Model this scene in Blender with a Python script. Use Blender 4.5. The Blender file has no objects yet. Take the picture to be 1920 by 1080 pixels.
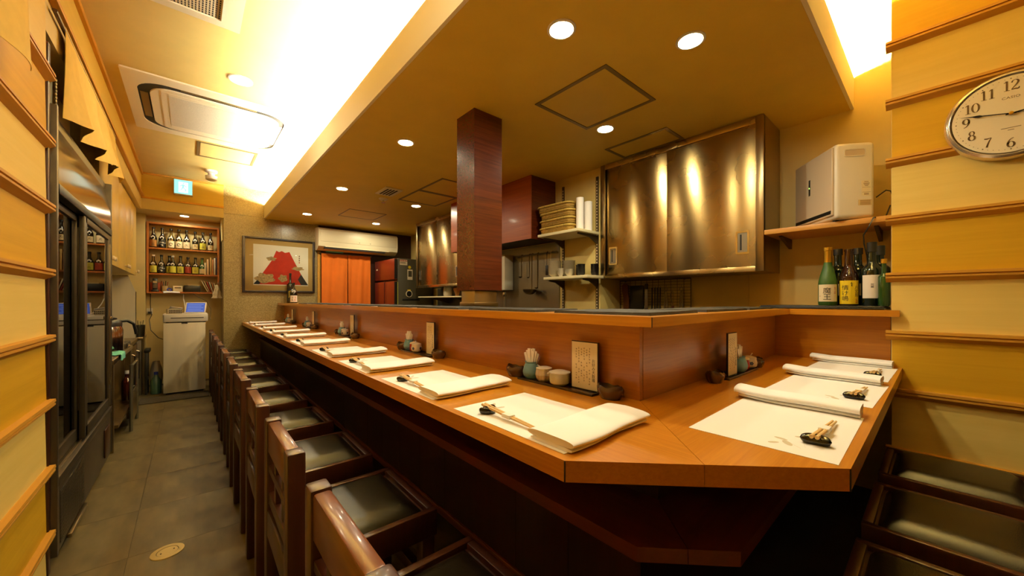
import bpy, bmesh, math, random
from mathutils import Matrix, Vector
random.seed(7)
C = bpy.context.scene.collection
SC = bpy.context.scene
PI = math.pi

# ------------------------------------------------------------------ camera, world, exposure
EYE = 1.045
cam = bpy.data.cameras.new('camera')
cam.sensor_width = 36.0
cam.sensor_fit = 'HORIZONTAL'
cam.lens = 36.0 * 693.82 / 1920.0
cam.shift_y = 22.0 / 1920.0
cam.clip_start = 0.02
cam_o = bpy.data.objects.new('camera', cam)
C.objects.link(cam_o)
cam_o.location = (0, 0, EYE)
cam_o.rotation_euler = (PI / 2, 0, -math.radians(41.041))
SC.camera = cam_o

w = bpy.data.worlds.new('world')
SC.world = w
w.use_nodes = True
w.node_tree.nodes['Background'].inputs[0].default_value = (1.0, .8, .5, 1)
w.node_tree.nodes['Background'].inputs[1].default_value = 0.02
SC.view_settings.view_transform = 'Standard'
SC.view_settings.look = 'None'
SC.view_settings.gamma = 1.0
SC.view_settings.use_curve_mapping = False
SC.view_settings.exposure = 0.0
SC.cycles.use_denoising = True
SC.cycles.max_bounces = 8
SC.cycles.diffuse_bounces = 5
SC.cycles.glossy_bounces = 4
SC.cycles.transparent_max_bounces = 12
SC.cycles.sample_clamp_indirect = 6.0
SC.cycles.caustics_reflective = False
SC.cycles.caustics_refractive = False

LAMP = (1.0, 0.89, 0.60)
COVE_E, DOWN_E, AISLE_E, HALL_E = 560.0, 430.0, 190.0, 8.0


# ------------------------------------------------------------------ materials
def lin(c):
    return tuple((x / 255 / 12.92 if x / 255 <= .04045 else ((x / 255 + .055) / 1.055) ** 2.4) for x in c)


def new_mat(name):
    m = bpy.data.materials.new(name)
    m.use_nodes = True
    nt = m.node_tree
    return m, nt, nt.nodes['Principled BSDF'], nt.nodes, nt.links


def mat(name, c, rough=.5, metal=0.0, spec=.5, var=.0, vscale=30, bump=0.0, bscale=200, stretch=(1, 1, 1), emit=0, coat=0, sheen=0):
    m, nt, b, N, L = new_mat(name)
    col = lin(c)
    b.inputs['Base Color'].default_value = (*col, 1)
    b.inputs['Roughness'].default_value = rough
    b.inputs['Metallic'].default_value = metal
    b.inputs['Specular IOR Level'].default_value = spec
    if coat:
        b.inputs['Coat Weight'].default_value = coat
        b.inputs['Coat Roughness'].default_value = .08
    if sheen:
        b.inputs['Sheen Weight'].default_value = sheen
    if emit:
        b.inputs['Emission Color'].default_value = (*col, 1)
        b.inputs['Emission Strength'].default_value = emit
    if var or bump:
        tc = N.new('ShaderNodeTexCoord')
        mp = N.new('ShaderNodeMapping')
        mp.inputs['Scale'].default_value = stretch
        L.new(tc.outputs['Object'], mp.inputs['Vector'])
    if var:
        n = N.new('ShaderNodeTexNoise')
        n.inputs['Scale'].default_value = vscale
        n.inputs['Detail'].default_value = 5
        L.new(mp.outputs[0], n.inputs['Vector'])
        r = N.new('ShaderNodeValToRGB')
        r.color_ramp.elements[0].position = .3
        r.color_ramp.elements[1].position = .7
        r.color_ramp.elements[0].color = (*[x * (1 - var) for x in col], 1)
        r.color_ramp.elements[1].color = (*[min(1, x * (1 + var)) for x in col], 1)
        L.new(n.outputs['Fac'], r.inputs[0])
        L.new(r.outputs[0], b.inputs['Base Color'])
    if bump:
        n2 = N.new('ShaderNodeTexNoise')
        n2.inputs['Scale'].default_value = bscale
        n2.inputs['Detail'].default_value = 4
        L.new(mp.outputs[0], n2.inputs['Vector'])
        bp = N.new('ShaderNodeBump')
        bp.inputs['Strength'].default_value = bump
        bp.inputs['Distance'].default_value = .002
        L.new(n2.outputs['Fac'], bp.inputs['Height'])
        L.new(bp.outputs[0], b.inputs['Normal'])
    return m


def wood(name, c1, c2, axis='y', scale=1.0, rough=.35, coat=0.0, bump=.05, spec=.5):
    """fine straight grain along AXIS"""
    m, nt, b, N, L = new_mat(name)
    tc = N.new('ShaderNodeTexCoord')
    mp = N.new('ShaderNodeMapping')
    s = {'x': (.7, 22, 22), 'y': (22, .7, 22), 'z': (22, 22, .7)}[axis]
    mp.inputs['Scale'].default_value = tuple(v * scale for v in s)
    L.new(tc.outputs['Object'], mp.inputs['Vector'])
    n = N.new('ShaderNodeTexNoise')
    n.inputs['Scale'].default_value = 3
    n.inputs['Detail'].default_value = 8
    n.inputs['Roughness'].default_value = .65
    n.inputs['Distortion'].default_value = .6
    L.new(mp.outputs[0], n.inputs['Vector'])
    n3 = N.new('ShaderNodeTexNoise')
    n3.inputs['Scale'].default_value = 1.3
    L.new(tc.outputs['Object'], n3.inputs['Vector'])
    ad = N.new('ShaderNodeMath')
    ad.operation = 'MULTIPLY_ADD'
    L.new(n3.outputs['Fac'], ad.inputs[0])
    ad.inputs[1].default_value = .35
    L.new(n.outputs['Fac'], ad.inputs[2])
    r = N.new('ShaderNodeValToRGB')
    r.color_ramp.elements[0].position = .42
    r.color_ramp.elements[1].position = .85
    r.color_ramp.elements[0].color = (*lin(c1), 1)
    r.color_ramp.elements[1].color = (*lin(c2), 1)
    L.new(ad.outputs[0], r.inputs[0])
    L.new(r.outputs[0], b.inputs['Base Color'])
    b.inputs['Roughness'].default_value = rough
    b.inputs['Specular IOR Level'].default_value = spec
    if coat:
        b.inputs['Coat Weight'].default_value = coat
        b.inputs['Coat Roughness'].default_value = .1
    if bump:
        bp = N.new('ShaderNodeBump')
        bp.inputs['Strength'].default_value = bump
        bp.inputs['Distance'].default_value = .002
        L.new(n.outputs['Fac'], bp.inputs['Height'])
        L.new(bp.outputs[0], b.inputs['Normal'])
    return m


def steel(name, c=(190, 182, 165), rough=.26, axis='y', strength=.25, grain=900, aniso=0):
    m, nt, b, N, L = new_mat(name)
    b.inputs['Base Color'].default_value = (*lin(c), 1)
    b.inputs['Metallic'].default_value = 1
    tc = N.new('ShaderNodeTexCoord')
    mp = N.new('ShaderNodeMapping')
    mp.inputs['Scale'].default_value = {'y': (3, 3, grain), 'z': (grain, grain, 3)}[axis]
    L.new(tc.outputs['Object'], mp.inputs['Vector'])
    n = N.new('ShaderNodeTexNoise')
    n.inputs['Scale'].default_value = 1
    n.inputs['Detail'].default_value = 2
    L.new(mp.outputs[0], n.inputs['Vector'])
    bp = N.new('ShaderNodeBump')
    bp.inputs['Strength'].default_value = strength
    bp.inputs['Distance'].default_value = .001
    L.new(n.outputs['Fac'], bp.inputs['Height'])
    L.new(bp.outputs[0], b.inputs['Normal'])
    if aniso:
        b.inputs['Anisotropic'].default_value = aniso
        tv = N.new('ShaderNodeCombineXYZ')
        tv.inputs[2].default_value = 1.0
        L.new(tv.outputs[0], b.inputs['Tangent'])
    n2 = N.new('ShaderNodeTexNoise')
    n2.inputs['Scale'].default_value = 6
    L.new(tc.outputs['Object'], n2.inputs['Vector'])
    mr = N.new('ShaderNodeMapRange')
    mr.inputs['To Min'].default_value = rough * .95
    mr.inputs['To Max'].default_value = rough * 1.06
    L.new(n2.outputs['Fac'], mr.inputs['Value'])
    L.new(mr.outputs[0], b.inputs['Roughness'])
    return m


def glass(name, tint=(225, 230, 220), rough=.0, ior=1.5):
    m, nt, b, N, L = new_mat(name)
    N.remove(b)
    out = N['Material Output']
    t = N.new('ShaderNodeBsdfTransparent')
    t.inputs[0].default_value = (*lin(tint), 1)
    g = N.new('ShaderNodeBsdfGlossy')
    g.inputs['Roughness'].default_value = rough
    f = N.new('ShaderNodeFresnel')
    f.inputs['IOR'].default_value = ior
    mx = N.new('ShaderNodeMixShader')
    L.new(f.outputs[0], mx.inputs[0])
    L.new(t.outputs[0], mx.inputs[1])
    L.new(g.outputs[0], mx.inputs[2])
    L.new(mx.outputs[0], out.inputs['Surface'])
    return m


def emit(name, c, s):
    m, nt, b, N, L = new_mat(name)
    N.remove(b)
    e = N.new('ShaderNodeEmission')
    e.inputs[0].default_value = (*c, 1)
    e.inputs[1].default_value = s
    L.new(e.outputs[0], N['Material Output'].inputs['Surface'])
    return m


def speckle(name, c1, c2, c3, scale=90, rough=.3):
    m, nt, b, N, L = new_mat(name)
    tc = N.new('ShaderNodeTexCoord')
    v = N.new('ShaderNodeTexVoronoi')
    v.inputs['Scale'].default_value = scale
    L.new(tc.outputs['Object'], v.inputs['Vector'])
    n = N.new('ShaderNodeTexNoise')
    n.inputs['Scale'].default_value = scale * .35
    n.inputs['Detail'].default_value = 6
    L.new(tc.outputs['Object'], n.inputs['Vector'])
    sx = N.new('ShaderNodeSeparateColor')
    L.new(v.outputs['Color'], sx.inputs[0])
    mx = N.new('ShaderNodeMath')
    mx.operation = 'MULTIPLY_ADD'
    L.new(sx.outputs[0], mx.inputs[0])
    mx.inputs[1].default_value = .55
    L.new(n.outputs['Fac'], mx.inputs[2])
    r = N.new('ShaderNodeValToRGB')
    r.color_ramp.elements[0].position = .35
    r.color_ramp.elements[0].color = (*lin(c1), 1)
    e = r.color_ramp.elements.new(.7)
    e.color = (*lin(c2), 1)
    r.color_ramp.elements[-1].position = 1.0
    r.color_ramp.elements[-1].color = (*lin(c3), 1)
    L.new(mx.outputs[0], r.inputs[0])
    L.new(r.outputs[0], b.inputs['Base Color'])
    b.inputs['Roughness'].default_value = rough
    return m


M = {}
M['ceiling'] = mat('aisle_ceiling_paint', (218, 190, 110), .75, var=.03, vscale=8)
M['soffit'] = mat('soffit_paint', (232, 196, 68), .55, var=.04, vscale=5)
M['fascia'] = mat('fascia_paint', (250, 238, 204), .6)
M['pale'] = wood('pale_siding', (234, 202, 104), (242, 212, 120), 'y', .5, .55, bump=.25, spec=.3)
M['ochre'] = wood('ochre_siding', (208, 158, 24), (222, 174, 36), 'y', .5, .55, bump=.25, spec=.3)
M['rail'] = wood('siding_rail', (190, 134, 40), (208, 152, 54), 'y', .5, .5, bump=.15, spec=.3)
M['upper'] = wood('upper_board_wood', (222, 190, 92), (230, 200, 106), 'y', .5, .5, bump=.05)
M['ochre_x'] = wood('ochre_board_end', (208, 172, 58), (218, 184, 70), 'x', .5, .5, bump=.05)
M['cream'] = mat('cream_wall', (220, 198, 136), .6, var=.04, vscale=6)
M['kitchen'] = mat('kitchen_wall', (224, 200, 124), .5, var=.05, vscale=4)
M['stone'] = speckle('speckled_stone', (128, 109, 64), (148, 128, 80), (178, 158, 108), 240, .28)
M['stonedark'] = mat('stone_joint', (100, 82, 50), .6)
M['floor'] = mat('vinyl_floor', (104, 91, 60), .4, var=.5, vscale=5, stretch=(1.8, .6, 1), bump=.05, bscale=60)
M['floorbase'] = mat('floor_joint', (60, 52, 38), .7)
M['counter_y'] = wood('counter_wood_long', (184, 114, 18), (206, 138, 34), 'y', 2.2, .3, .25)
M['counter_x'] = wood('counter_wood_short', (184, 114, 18), (206, 138, 34), 'x', 2.2, .3, .25)
M['riser_y'] = wood('riser_wood_long', (156, 92, 8), (180, 114, 20), 'y', 2.0, .32, .2)
M['riser_x'] = wood('riser_wood_short', (156, 92, 8), (180, 114, 20), 'x', 2.0, .32, .2)
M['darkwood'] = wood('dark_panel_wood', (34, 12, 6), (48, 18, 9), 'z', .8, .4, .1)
M['shelfwood'] = wood('bag_shelf_wood', (88, 38, 14), (106, 48, 18), 'y', 1.0, .35, .1)
M['shelfwood_x'] = wood('bag_shelf_wood_short', (88, 38, 14), (106, 48, 18), 'x', 1.0, .35, .1)
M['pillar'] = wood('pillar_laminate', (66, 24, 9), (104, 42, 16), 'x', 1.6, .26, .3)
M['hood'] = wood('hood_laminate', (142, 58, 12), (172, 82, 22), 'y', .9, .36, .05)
M['chair'] = wood('chair_wood', (50, 22, 8), (68, 30, 12), 'z', 1.2, .36, .12)
M['chair_r'] = wood('chair_rail_wood', (92, 46, 14), (118, 62, 20), 'y', 1.2, .3, .25)
M['leather'] = mat('black_leatherette', (21, 16, 11), .27, spec=.34, bump=.25, bscale=420)
M['paper'] = mat('mat_paper', (246, 242, 236), .8)
M['print'] = mat('mat_leaf_print', (206, 196, 172), .85)
M['cloth'] = mat('white_cloth', (250, 248, 244), .9, bump=.06, bscale=900)
M['blackglaze'] = mat('black_glaze', (16, 12, 10), .08, spec=.6)
M['chop'] = wood('chopstick_wood', (214, 178, 116), (228, 194, 134), 'y', 2, .6)
M['band'] = mat('paper_band', (248, 242, 230), .8)
M['slate'] = mat('slate', (46, 42, 38), .7, var=.3, vscale=40, bump=.9, bscale=120)
M['traydark'] = mat('lacquer_tray', (44, 22, 14), .3, coat=.4)
M['teal'] = mat('teal_glaze', (112, 160, 186), .3, var=.15, vscale=40, coat=.3)
M['red'] = mat('red_glaze', (160, 34, 20), .25, coat=.3)
M['potwhite'] = mat('pot_blue_white', (226, 214, 196), .25, coat=.3)
M['blue'] = mat('pot_blue_flower', (46, 52, 92), .3)
M['greypot'] = mat('ash_glaze_stripes', (206, 194, 170), .3, var=.35, vscale=30, stretch=(6, 6, .4), coat=.2)
M['celadon'] = mat('celadon_pot', (200, 198, 164), .25, var=.1, vscale=20, coat=.3)
M['lid'] = mat('pot_lid', (238, 234, 222), .35, var=.06, vscale=90)
M['bowl'] = mat('brown_glaze', (74, 46, 26), .18, coat=.4, var=.2, vscale=20)
M['menu'] = mat('menu_paper', (236, 220, 176), .6)
M['acryl'] = glass('clear_acrylic', (240, 240, 235))
M['ink'] = mat('ink', (30, 24, 18), .7)
M['inkbrown'] = mat('brown_ink', (110, 76, 38), .7)
M['inkred'] = mat('red_ink', (190, 60, 36), .7)
M['inkwhite'] = mat('white_ink', (240, 232, 215), .7)
M['inkgold'] = mat('gold_ink', (222, 190, 60), .6)
M['sleeve'] = mat('pick_sleeve_paper', (246, 238, 222), .8)
M['steel'] = steel('brushed_steel', (182, 156, 104), .27, 'y', .05, aniso=.86)
M['steel2'] = steel('plain_steel', (172, 152, 112), .3, 'z', .1, 300)
M['chrome'] = mat('chrome', (220, 215, 205), .15, 1.0)
M['ladle'] = mat('dark_utensil_metal', (92, 76, 48), .3, .8)
M['header'] = mat('polished_header', (206, 192, 164), .16, 1.0)
M['sheet'] = steel('steel_wall_sheet', (140, 134, 118), .42, 'y', .1, 200)
M['white'] = mat('white_plastic', (236, 228, 212), .35)
M['whiteroll'] = mat('white_paper_roll', (248, 240, 230), .8)
M['ac'] = mat('aged_white_plastic', (236, 222, 186), .4)
M['acgrey'] = mat('ac_grille', (214, 204, 178), .6, var=.2, vscale=300)
M['black'] = mat('black_plastic', (20, 18, 16), .4)
M['dark'] = mat('dark_slot', (34, 30, 24), .7)
M['hatchframe'] = mat('hatch_frame_metal', (134, 112, 66), .45, .6)
M['cooler'] = mat('cooler_bronze_metal', (86, 76, 62), .38, .6)
M['coolerin'] = mat('cooler_liner', (84, 78, 62), .6)
M['glass'] = glass('door_glass', (205, 212, 200), 0, 1.75)
M['post'] = mat('dark_post', (58, 28, 16), .35)
M['cupboard'] = wood('yellow_cupboard', (220, 188, 96), (228, 198, 108), 'z', .4, .45, bump=.03)
M['wire'] = mat('wire_metal', (150, 140, 115), .35, .8)
M['darkwire'] = mat('dark_wire', (60, 50, 34), .45, .5)
M['orange'] = mat('orange_cloth', (226, 112, 16), .85, var=.06, vscale=6)
M['noren'] = mat('yellow_noren_cloth', (238, 206, 120), .9, var=.04, vscale=30)
M['norenback'] = mat('noren_pole', (60, 34, 18), .5)
M['fridge'] = mat('fridge_red_door', (118, 40, 18), .3, coat=.3)
M['fridgeside'] = mat('fridge_side', (80, 72, 48), .45)
M['framewood'] = mat('picture_frame', (40, 24, 14), .5)
M['passe'] = mat('picture_mount', (190, 156, 90), .8)
M['canvas'] = mat('picture_ground', (244, 234, 212), .8)
M['mtred'] = mat('mountain_red', (196, 46, 12), .75, var=.12, vscale=14)
M['mtdark'] = mat('mountain_dark', (44, 40, 38), .75)
M['cloudgold'] = mat('cloud_gold', (176, 146, 92), .6, var=.45, vscale=60)
M['shelfunit'] = wood('bottle_shelf_wood', (168, 96, 38), (188, 112, 48), 'x', .8, .4)
M['g_dark'] = mat('dark_bottle_glass', (24, 16, 10), .08, spec=.7)
M['g_brown'] = mat('brown_bottle_glass', (46, 20, 8), .07, spec=.7)
M['g_green'] = mat('green_bottle_glass', (30, 66, 22), .08, spec=.7)
M['g_frost'] = mat('frosted_green_glass', (58, 92, 34), .42)
M['g_wine'] = mat('wine_bottle_glass', (14, 26, 14), .06, spec=.7)
M['g_clear'] = glass('clear_bottle_glass', (226, 214, 180), .02, 1.6)
M['foil'] = mat('gold_foil', (214, 166, 50), .3, .9, bump=.6, bscale=150)
M['lb_cream'] = mat('label_cream', (236, 216, 176), .7)
M['lb_yellow'] = mat('label_yellow', (240, 206, 20), .6)
M['lb_yelgreen'] = mat('label_yellow_green', (214, 206, 70), .7)
M['lb_brown'] = mat('label_brown', (176, 116, 48), .7)
M['lb_white'] = mat('label_white', (238, 226, 212), .7)
M['lb_tan'] = mat('label_tan', (214, 190, 140), .7)
M['lb_red'] = mat('label_red', (150, 50, 26), .6)
M['lb_black'] = mat('label_black', (20, 16, 14), .5)
M['basket'] = mat('bamboo_weave', (176, 140, 62), .6, var=.5, vscale=120, stretch=(1, 1, 2.5), bump=.8, bscale=160)
M['bamboo'] = mat('bamboo_rim', (206, 172, 82), .4, var=.12, vscale=20)
M['whiteshelf'] = mat('white_shelf_board', (232, 216, 168), .5)
M['bracket'] = mat('dark_bracket', (70, 52, 30), .5)
M['plate'] = mat('white_porcelain', (214, 204, 180), .25)
M['blackcup'] = mat('black_lacquer_cup', (28, 24, 26), .3)
M['redcup'] = mat('red_lacquer_cup', (110, 34, 20), .3)
M['board'] = wood('cutting_board', (90, 44, 20), (112, 58, 26), 'z', 1, .5)
M['shelfboard'] = wood('purifier_shelf_wood', (204, 142, 62), (218, 158, 76), 'y', 1, .4)
M['beigefront'] = mat('purifier_front', (206, 186, 158), .35)
M['led'] = emit('green_led', (.35, 1, .1), 6)
M['diff'] = emit('downlight_diffuser', LAMP, DOWN_E)
M['diff_aisle'] = emit('aisle_downlight_diffuser', LAMP, AISLE_E)
M['diff_alcove'] = emit('alcove_downlight_diffuser', LAMP, 220)
M['diff_hall'] = emit('hall_downlight_diffuser', LAMP, HALL_E)
M['cove'] = emit('cove_tube', (1.0, .95, .78), COVE_E)
M['cove_front'] = emit('short_cove_tube', (1.0, .95, .78), COVE_E * 2.2)
M['exitlit'] = emit('exit_sign_lit', (.42, 1.0, .85), 1.1)
M['exitwhite'] = emit('exit_sign_white', (.95, 1.0, .95), 1.6)
M['screen'] = emit('tablet_screen', (.10, .15, .48), .9)
M['screenwhite'] = emit('tablet_text', (.3, .36, .7), 1.0)
M['cabwhite'] = mat('aged_cabinet_white', (230, 218, 188), .5, var=.08, vscale=3, stretch=(3, 3, .5))
M['tealcloth'] = mat('teal_cloth', (120, 206, 180), .9)
M['rug'] = mat('dark_floor_mat', (52, 44, 34), .95, bump=.8, bscale=200)
M['brass'] = mat('brass_drain', (214, 190, 120), .35, .6)
M['clockrim'] = mat('clock_silver_rim', (224, 210, 186), .22, .75)
M['clockface'] = mat('clock_face', (252, 240, 216), .6)
M['clocknum'] = mat('clock_numeral', (96, 70, 30), .5)
M['bagplastic'] = mat('white_plastic_bag', (220, 204, 176), .4, bump=.8, bscale=40)
M['phoneorange'] = mat('orange_box', (196, 84, 22), .5)
M['cola'] = mat('dark_cola', (60, 20, 14), .12)
M['sodalabel'] = mat('red_soda_label', (176, 44, 50), .5, var=.4, vscale=60)
M['detergent'] = mat('detergent_green', (70, 104, 88), .3)
M['skyblue'] = mat('blue_cap', (60, 76, 180), .5)
M['bottleclear'] = glass('clear_pet', (190, 214, 206), .05)
BK = [mat('book_cover_%d' % i, c, .6) for i, c in enumerate([(232, 214, 170), (214, 176, 128), (206, 166, 96), (196, 132, 78), (240, 230, 206), (70, 60, 80), (170, 60, 40)])]


# ------------------------------------------------------------------ mesh builder
class MB:
    def __init__(s):
        s.bm = bmesh.new()

    def _add(s, vs, fs):
        v = [s.bm.verts.new(p) for p in vs]
        for f in fs:
            try:
                s.bm.faces.new([v[i] for i in f])
            except ValueError:
                pass
        return s

    def box(s, x0, x1, y0, y1, z0, z1, bv=0, seg=2):
        x0, x1 = min(x0, x1), max(x0, x1)
        y0, y1 = min(y0, y1), max(y0, y1)
        z0, z1 = min(z0, z1), max(z0, z1)
        if not bv:
            return s._add([(x0, y0, z0), (x1, y0, z0), (x1, y1, z0), (x0, y1, z0), (x0, y0, z1), (x1, y0, z1), (x1, y1, z1), (x0, y1, z1)],
                          [(3, 2, 1, 0), (4, 5, 6, 7), (0, 1, 5, 4), (1, 2, 6, 5), (2, 3, 7, 6), (3, 0, 4, 7)])
        b = bmesh.new()
        bmesh.ops.create_cube(b, size=1)
        for v in b.verts:
            v.co = ((x0 + x1) / 2 + v.co.x * (x1 - x0), (y0 + y1) / 2 + v.co.y * (y1 - y0), (z0 + z1) / 2 + v.co.z * (z1 - z0))
        bmesh.ops.bevel(b, geom=b.edges[:], offset=bv, segments=seg, affect='EDGES', profile=.5)
        s.merge(b)
        return s

    def merge(s, b, mtx=None):
        mp = {}
        for v in b.verts:
            mp[v] = s.bm.verts.new(mtx @ v.co if mtx else v.co)
        for f in b.faces:
            try:
                s.bm.faces.new([mp[v] for v in f.verts])
            except ValueError:
                pass
        b.free()

    def prism(s, poly, axis, a, b):
        """poly in the two other axes (in x,y,z order) extruded from a to b along axis"""
        def P(p, t):
            return {'x': (t, p[0], p[1]), 'y': (p[0], t, p[1]), 'z': (p[0], p[1], t)}[axis]
        n = len(poly)
        vs = [P(p, a) for p in poly] + [P(p, b) for p in poly]
        fs = [tuple(range(n)), tuple(range(2 * n - 1, n - 1, -1))] + [(i, i + n, (i + 1) % n + n, (i + 1) % n) for i in range(n)]
        s._add(vs, fs)
        return s

    def lathe(s, prof, c=(0, 0, 0), n=24, sx=1, sy=1, a0=0, a1=2 * PI):
        full = abs(a1 - a0 - 2 * PI) < 1e-6
        rings = []
        cols = n if full else n + 1
        for r, z in prof:
            if r < 1e-6 and full:
                rings.append([s.bm.verts.new((c[0], c[1], c[2] + z))])
            else:
                rings.append([s.bm.verts.new((c[0] + r * sx * math.cos(a0 + (a1 - a0) * i / n), c[1] + r * sy * math.sin(a0 + (a1 - a0) * i / n), c[2] + z)) for i in range(cols)])
        for A, B in zip(rings, rings[1:]):
            for i in range(n):
                j = (i + 1) % n if full else i + 1
                f = [A[i] if len(A) > 1 else A[0], A[j] if len(A) > 1 else A[0], B[j] if len(B) > 1 else B[0], B[i] if len(B) > 1 else B[0]]
                g = []
                for v in f:
                    if v not in g:
                        g.append(v)
                if len(g) > 2:
                    s.bm.faces.new(g)
        return s

    def tube(s, pts, r, n=8, caps=True):
        pts = [Vector(p) for p in pts]
        rr = r if isinstance(r, (list, tuple)) else [r] * len(pts)
        up = Vector((0, 0, 1))
        rings = []
        for i, p in enumerate(pts):
            t = (pts[min(i + 1, len(pts) - 1)] - pts[max(i - 1, 0)]).normalized()
            u = t.cross(up)
            if u.length < .05:
                u = t.cross(Vector((1, 0, 0)))
            u.normalize()
            v = t.cross(u)
            rings.append([s.bm.verts.new(p + (u * math.cos(2 * PI * k / n) + v * math.sin(2 * PI * k / n)) * rr[i]) for k in range(n)])
        for A, B in zip(rings, rings[1:]):
            for k in range(n):
                s.bm.faces.new((A[k], A[(k + 1) % n], B[(k + 1) % n], B[k]))
        if caps:
            s.bm.faces.new(rings[0][::-1])
            s.bm.faces.new(rings[-1])
        return s

    def surf(s, f, nu, nv):
        g = [[s.bm.verts.new(f(i / nu, j / nv)) for j in range(nv + 1)] for i in range(nu + 1)]
        for i in range(nu):
            for j in range(nv):
                s.bm.faces.new((g[i][j], g[i + 1][j], g[i + 1][j + 1], g[i][j + 1]))
        return s

    def poly(s, pts):
        s.bm.faces.new([s.bm.verts.new(p) for p in pts])
        return s

    def ball(s, c, r, sz=(1, 1, 1), u=16, v=10):
        b = bmesh.new()
        bmesh.ops.create_uvsphere(b, u_segments=u, v_segments=v, radius=r)
        for x in b.verts:
            x.co = (c[0] + x.co.x * sz[0], c[1] + x.co.y * sz[1], c[2] + x.co.z * sz[2])
        s.merge(b)
        return s

    def tf(s, mtx):
        for v in s.bm.verts:
            v.co = mtx @ v.co
        return s

    def thick(s, t):
        bmesh.ops.recalc_face_normals(s.bm, faces=s.bm.faces[:])
        bmesh.ops.solidify(s.bm, geom=s.bm.faces[:], thickness=t)
        return s


def obj(name, mb, m, parent=None, label=None, angle=35, kind=None, flip=True):
    if flip:
        bmesh.ops.recalc_face_normals(mb.bm, faces=mb.bm.faces[:])
    me = bpy.data.meshes.new(name)
    mb.bm.to_mesh(me)
    mb.bm.free()
    for p in me.polygons:
        p.use_smooth = True
    me.set_sharp_from_angle(angle=math.radians(angle))
    me.materials.append(M[m] if isinstance(m, str) else m)
    o = bpy.data.objects.new(name, me)
    C.objects.link(o)
    if parent is not None:
        o.parent = parent
        if parent.parent is None:
            o.matrix_parent_inverse = Matrix.Translation(parent.location).inverted()
    if label:
        o['label'] = label
    if kind:
        o['kind'] = kind
    return o


def shared(name, src, parent, mtx=None):
    """another piece that shares src's mesh, moved by mtx"""
    o = bpy.data.objects.new(name, src.data)
    C.objects.link(o)
    o.parent = parent
    if parent.parent is None:
        o.matrix_parent_inverse = Matrix.Translation(parent.location).inverted()
    if mtx:
        o.matrix_basis = mtx
    return o


def tag(o, label, cat, group=None, kind=None):
    if label:
        o['label'] = label
    if cat:
        o['category'] = cat
    if group:
        o['group'] = group
    if kind:
        o['kind'] = kind
    return o


def thing(name, label, cat, loc=(0, 0, 0), group=None):
    o = bpy.data.objects.new(name, None)
    o.empty_display_size = .05
    C.objects.link(o)
    o.location = loc
    return tag(o, label, cat, group)


def struct(name, loc=(0, 0, 0)):
    o = bpy.data.objects.new(name, None)
    o.empty_display_size = .05
    C.objects.link(o)
    o.location = loc
    o['kind'] = 'structure'
    return o


def place(t, loc, rz=0.0):
    t.location = loc
    t.rotation_euler = (0, 0, rz)
    return t


def dup(root, loc, rz=0.0, label=None, group=None):
    r = root.copy()
    C.objects.link(r)
    r.location = loc
    r.rotation_euler = (0, 0, rz)
    if label:
        r['label'] = label
    if group:
        r['group'] = group
    for ch in root.children:
        c = ch.copy()
        C.objects.link(c)
        c.parent = r
        for g in ch.children:
            d = g.copy()
            C.objects.link(d)
            d.parent = c
    return r


def single(name, mb, m, label, cat, group=None, angle=35):
    return tag(obj(name, mb, m, None, None, angle), label, cat, group)


ORD = ['first', 'second', 'third', 'fourth', 'fifth', 'sixth', 'seventh', 'eighth', 'ninth', 'tenth', 'eleventh']

_tc = {}


def text_polys(s, size=1.0):
    """flat letter shapes centred on the origin: (verts, faces)"""
    if s not in _tc:
        cu = bpy.data.curves.new('lettering', 'FONT')
        cu.body = s
        cu.size = 1
        cu.resolution_u = 2
        cu.align_x = 'CENTER'
        cu.space_line = .95
        o = bpy.data.objects.new('lettering', cu)
        C.objects.link(o)
        bpy.context.view_layer.update()
        me = bpy.data.meshes.new_from_object(o.evaluated_get(bpy.context.evaluated_depsgraph_get()))
        V = [(v.co.x, v.co.y) for v in me.vertices]
        F = [tuple(p.vertices) for p in me.polygons]
        bpy.data.objects.remove(o)
        bpy.data.curves.remove(cu)
        bpy.data.meshes.remove(me)
        cx = (min(v[0] for v in V) + max(v[0] for v in V)) / 2
        cy = (min(v[1] for v in V) + max(v[1] for v in V)) / 2
        _tc[s] = ([(x - cx, y - cy) for x, y in V], F)
    V, F = _tc[s]
    return [(x * size, y * size) for x, y in V], F


def text(mb, s, size, f, sx=1.0, cut=0):
    V, F = text_polys(s, size)
    if not cut:
        return mb._add([f(x * sx, y) for x, y in V], F)
    b = bmesh.new()                      # cut into narrow strips so that it can follow a round bottle
    vs = [b.verts.new((x * sx, y, 0)) for x, y in V]
    for q in F:
        try:
            b.faces.new([vs[i] for i in q])
        except ValueError:
            pass
    k = -12
    while k <= 12:
        bmesh.ops.bisect_plane(b, geom=b.verts[:] + b.edges[:] + b.faces[:], plane_co=(k * cut, 0, 0), plane_no=(1, 0, 0))
        k += 1
    for v in b.verts:
        v.co = f(v.co.x, v.co.y)
    mb.merge(b)
    return mb


def scrawl(mb, cx, cy, h, f, seed=0):
    """a character too small to read: a few brush ticks in a square of side h"""
    rn = random.Random(seed)
    for k in range(5):
        a = rn.choice((0, 0, PI / 2, PI / 2, .8, -.7))
        l, w_ = rn.uniform(.30, .48) * h, .055 * h
        x0, y0 = cx + rn.uniform(-.22, .22) * h, cy + rn.uniform(-.34, .34) * h
        c, s_ = math.cos(a), math.sin(a)
        mb._add([f(x0 + u * c - v * s_, y0 + u * s_ + v * c) for u, v in ((-l, -w_), (l, -w_), (l, w_), (-l, w_))], [(0, 1, 2, 3)])
    return mb


def vert(s):
    return '\n'.join(s)

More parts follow.
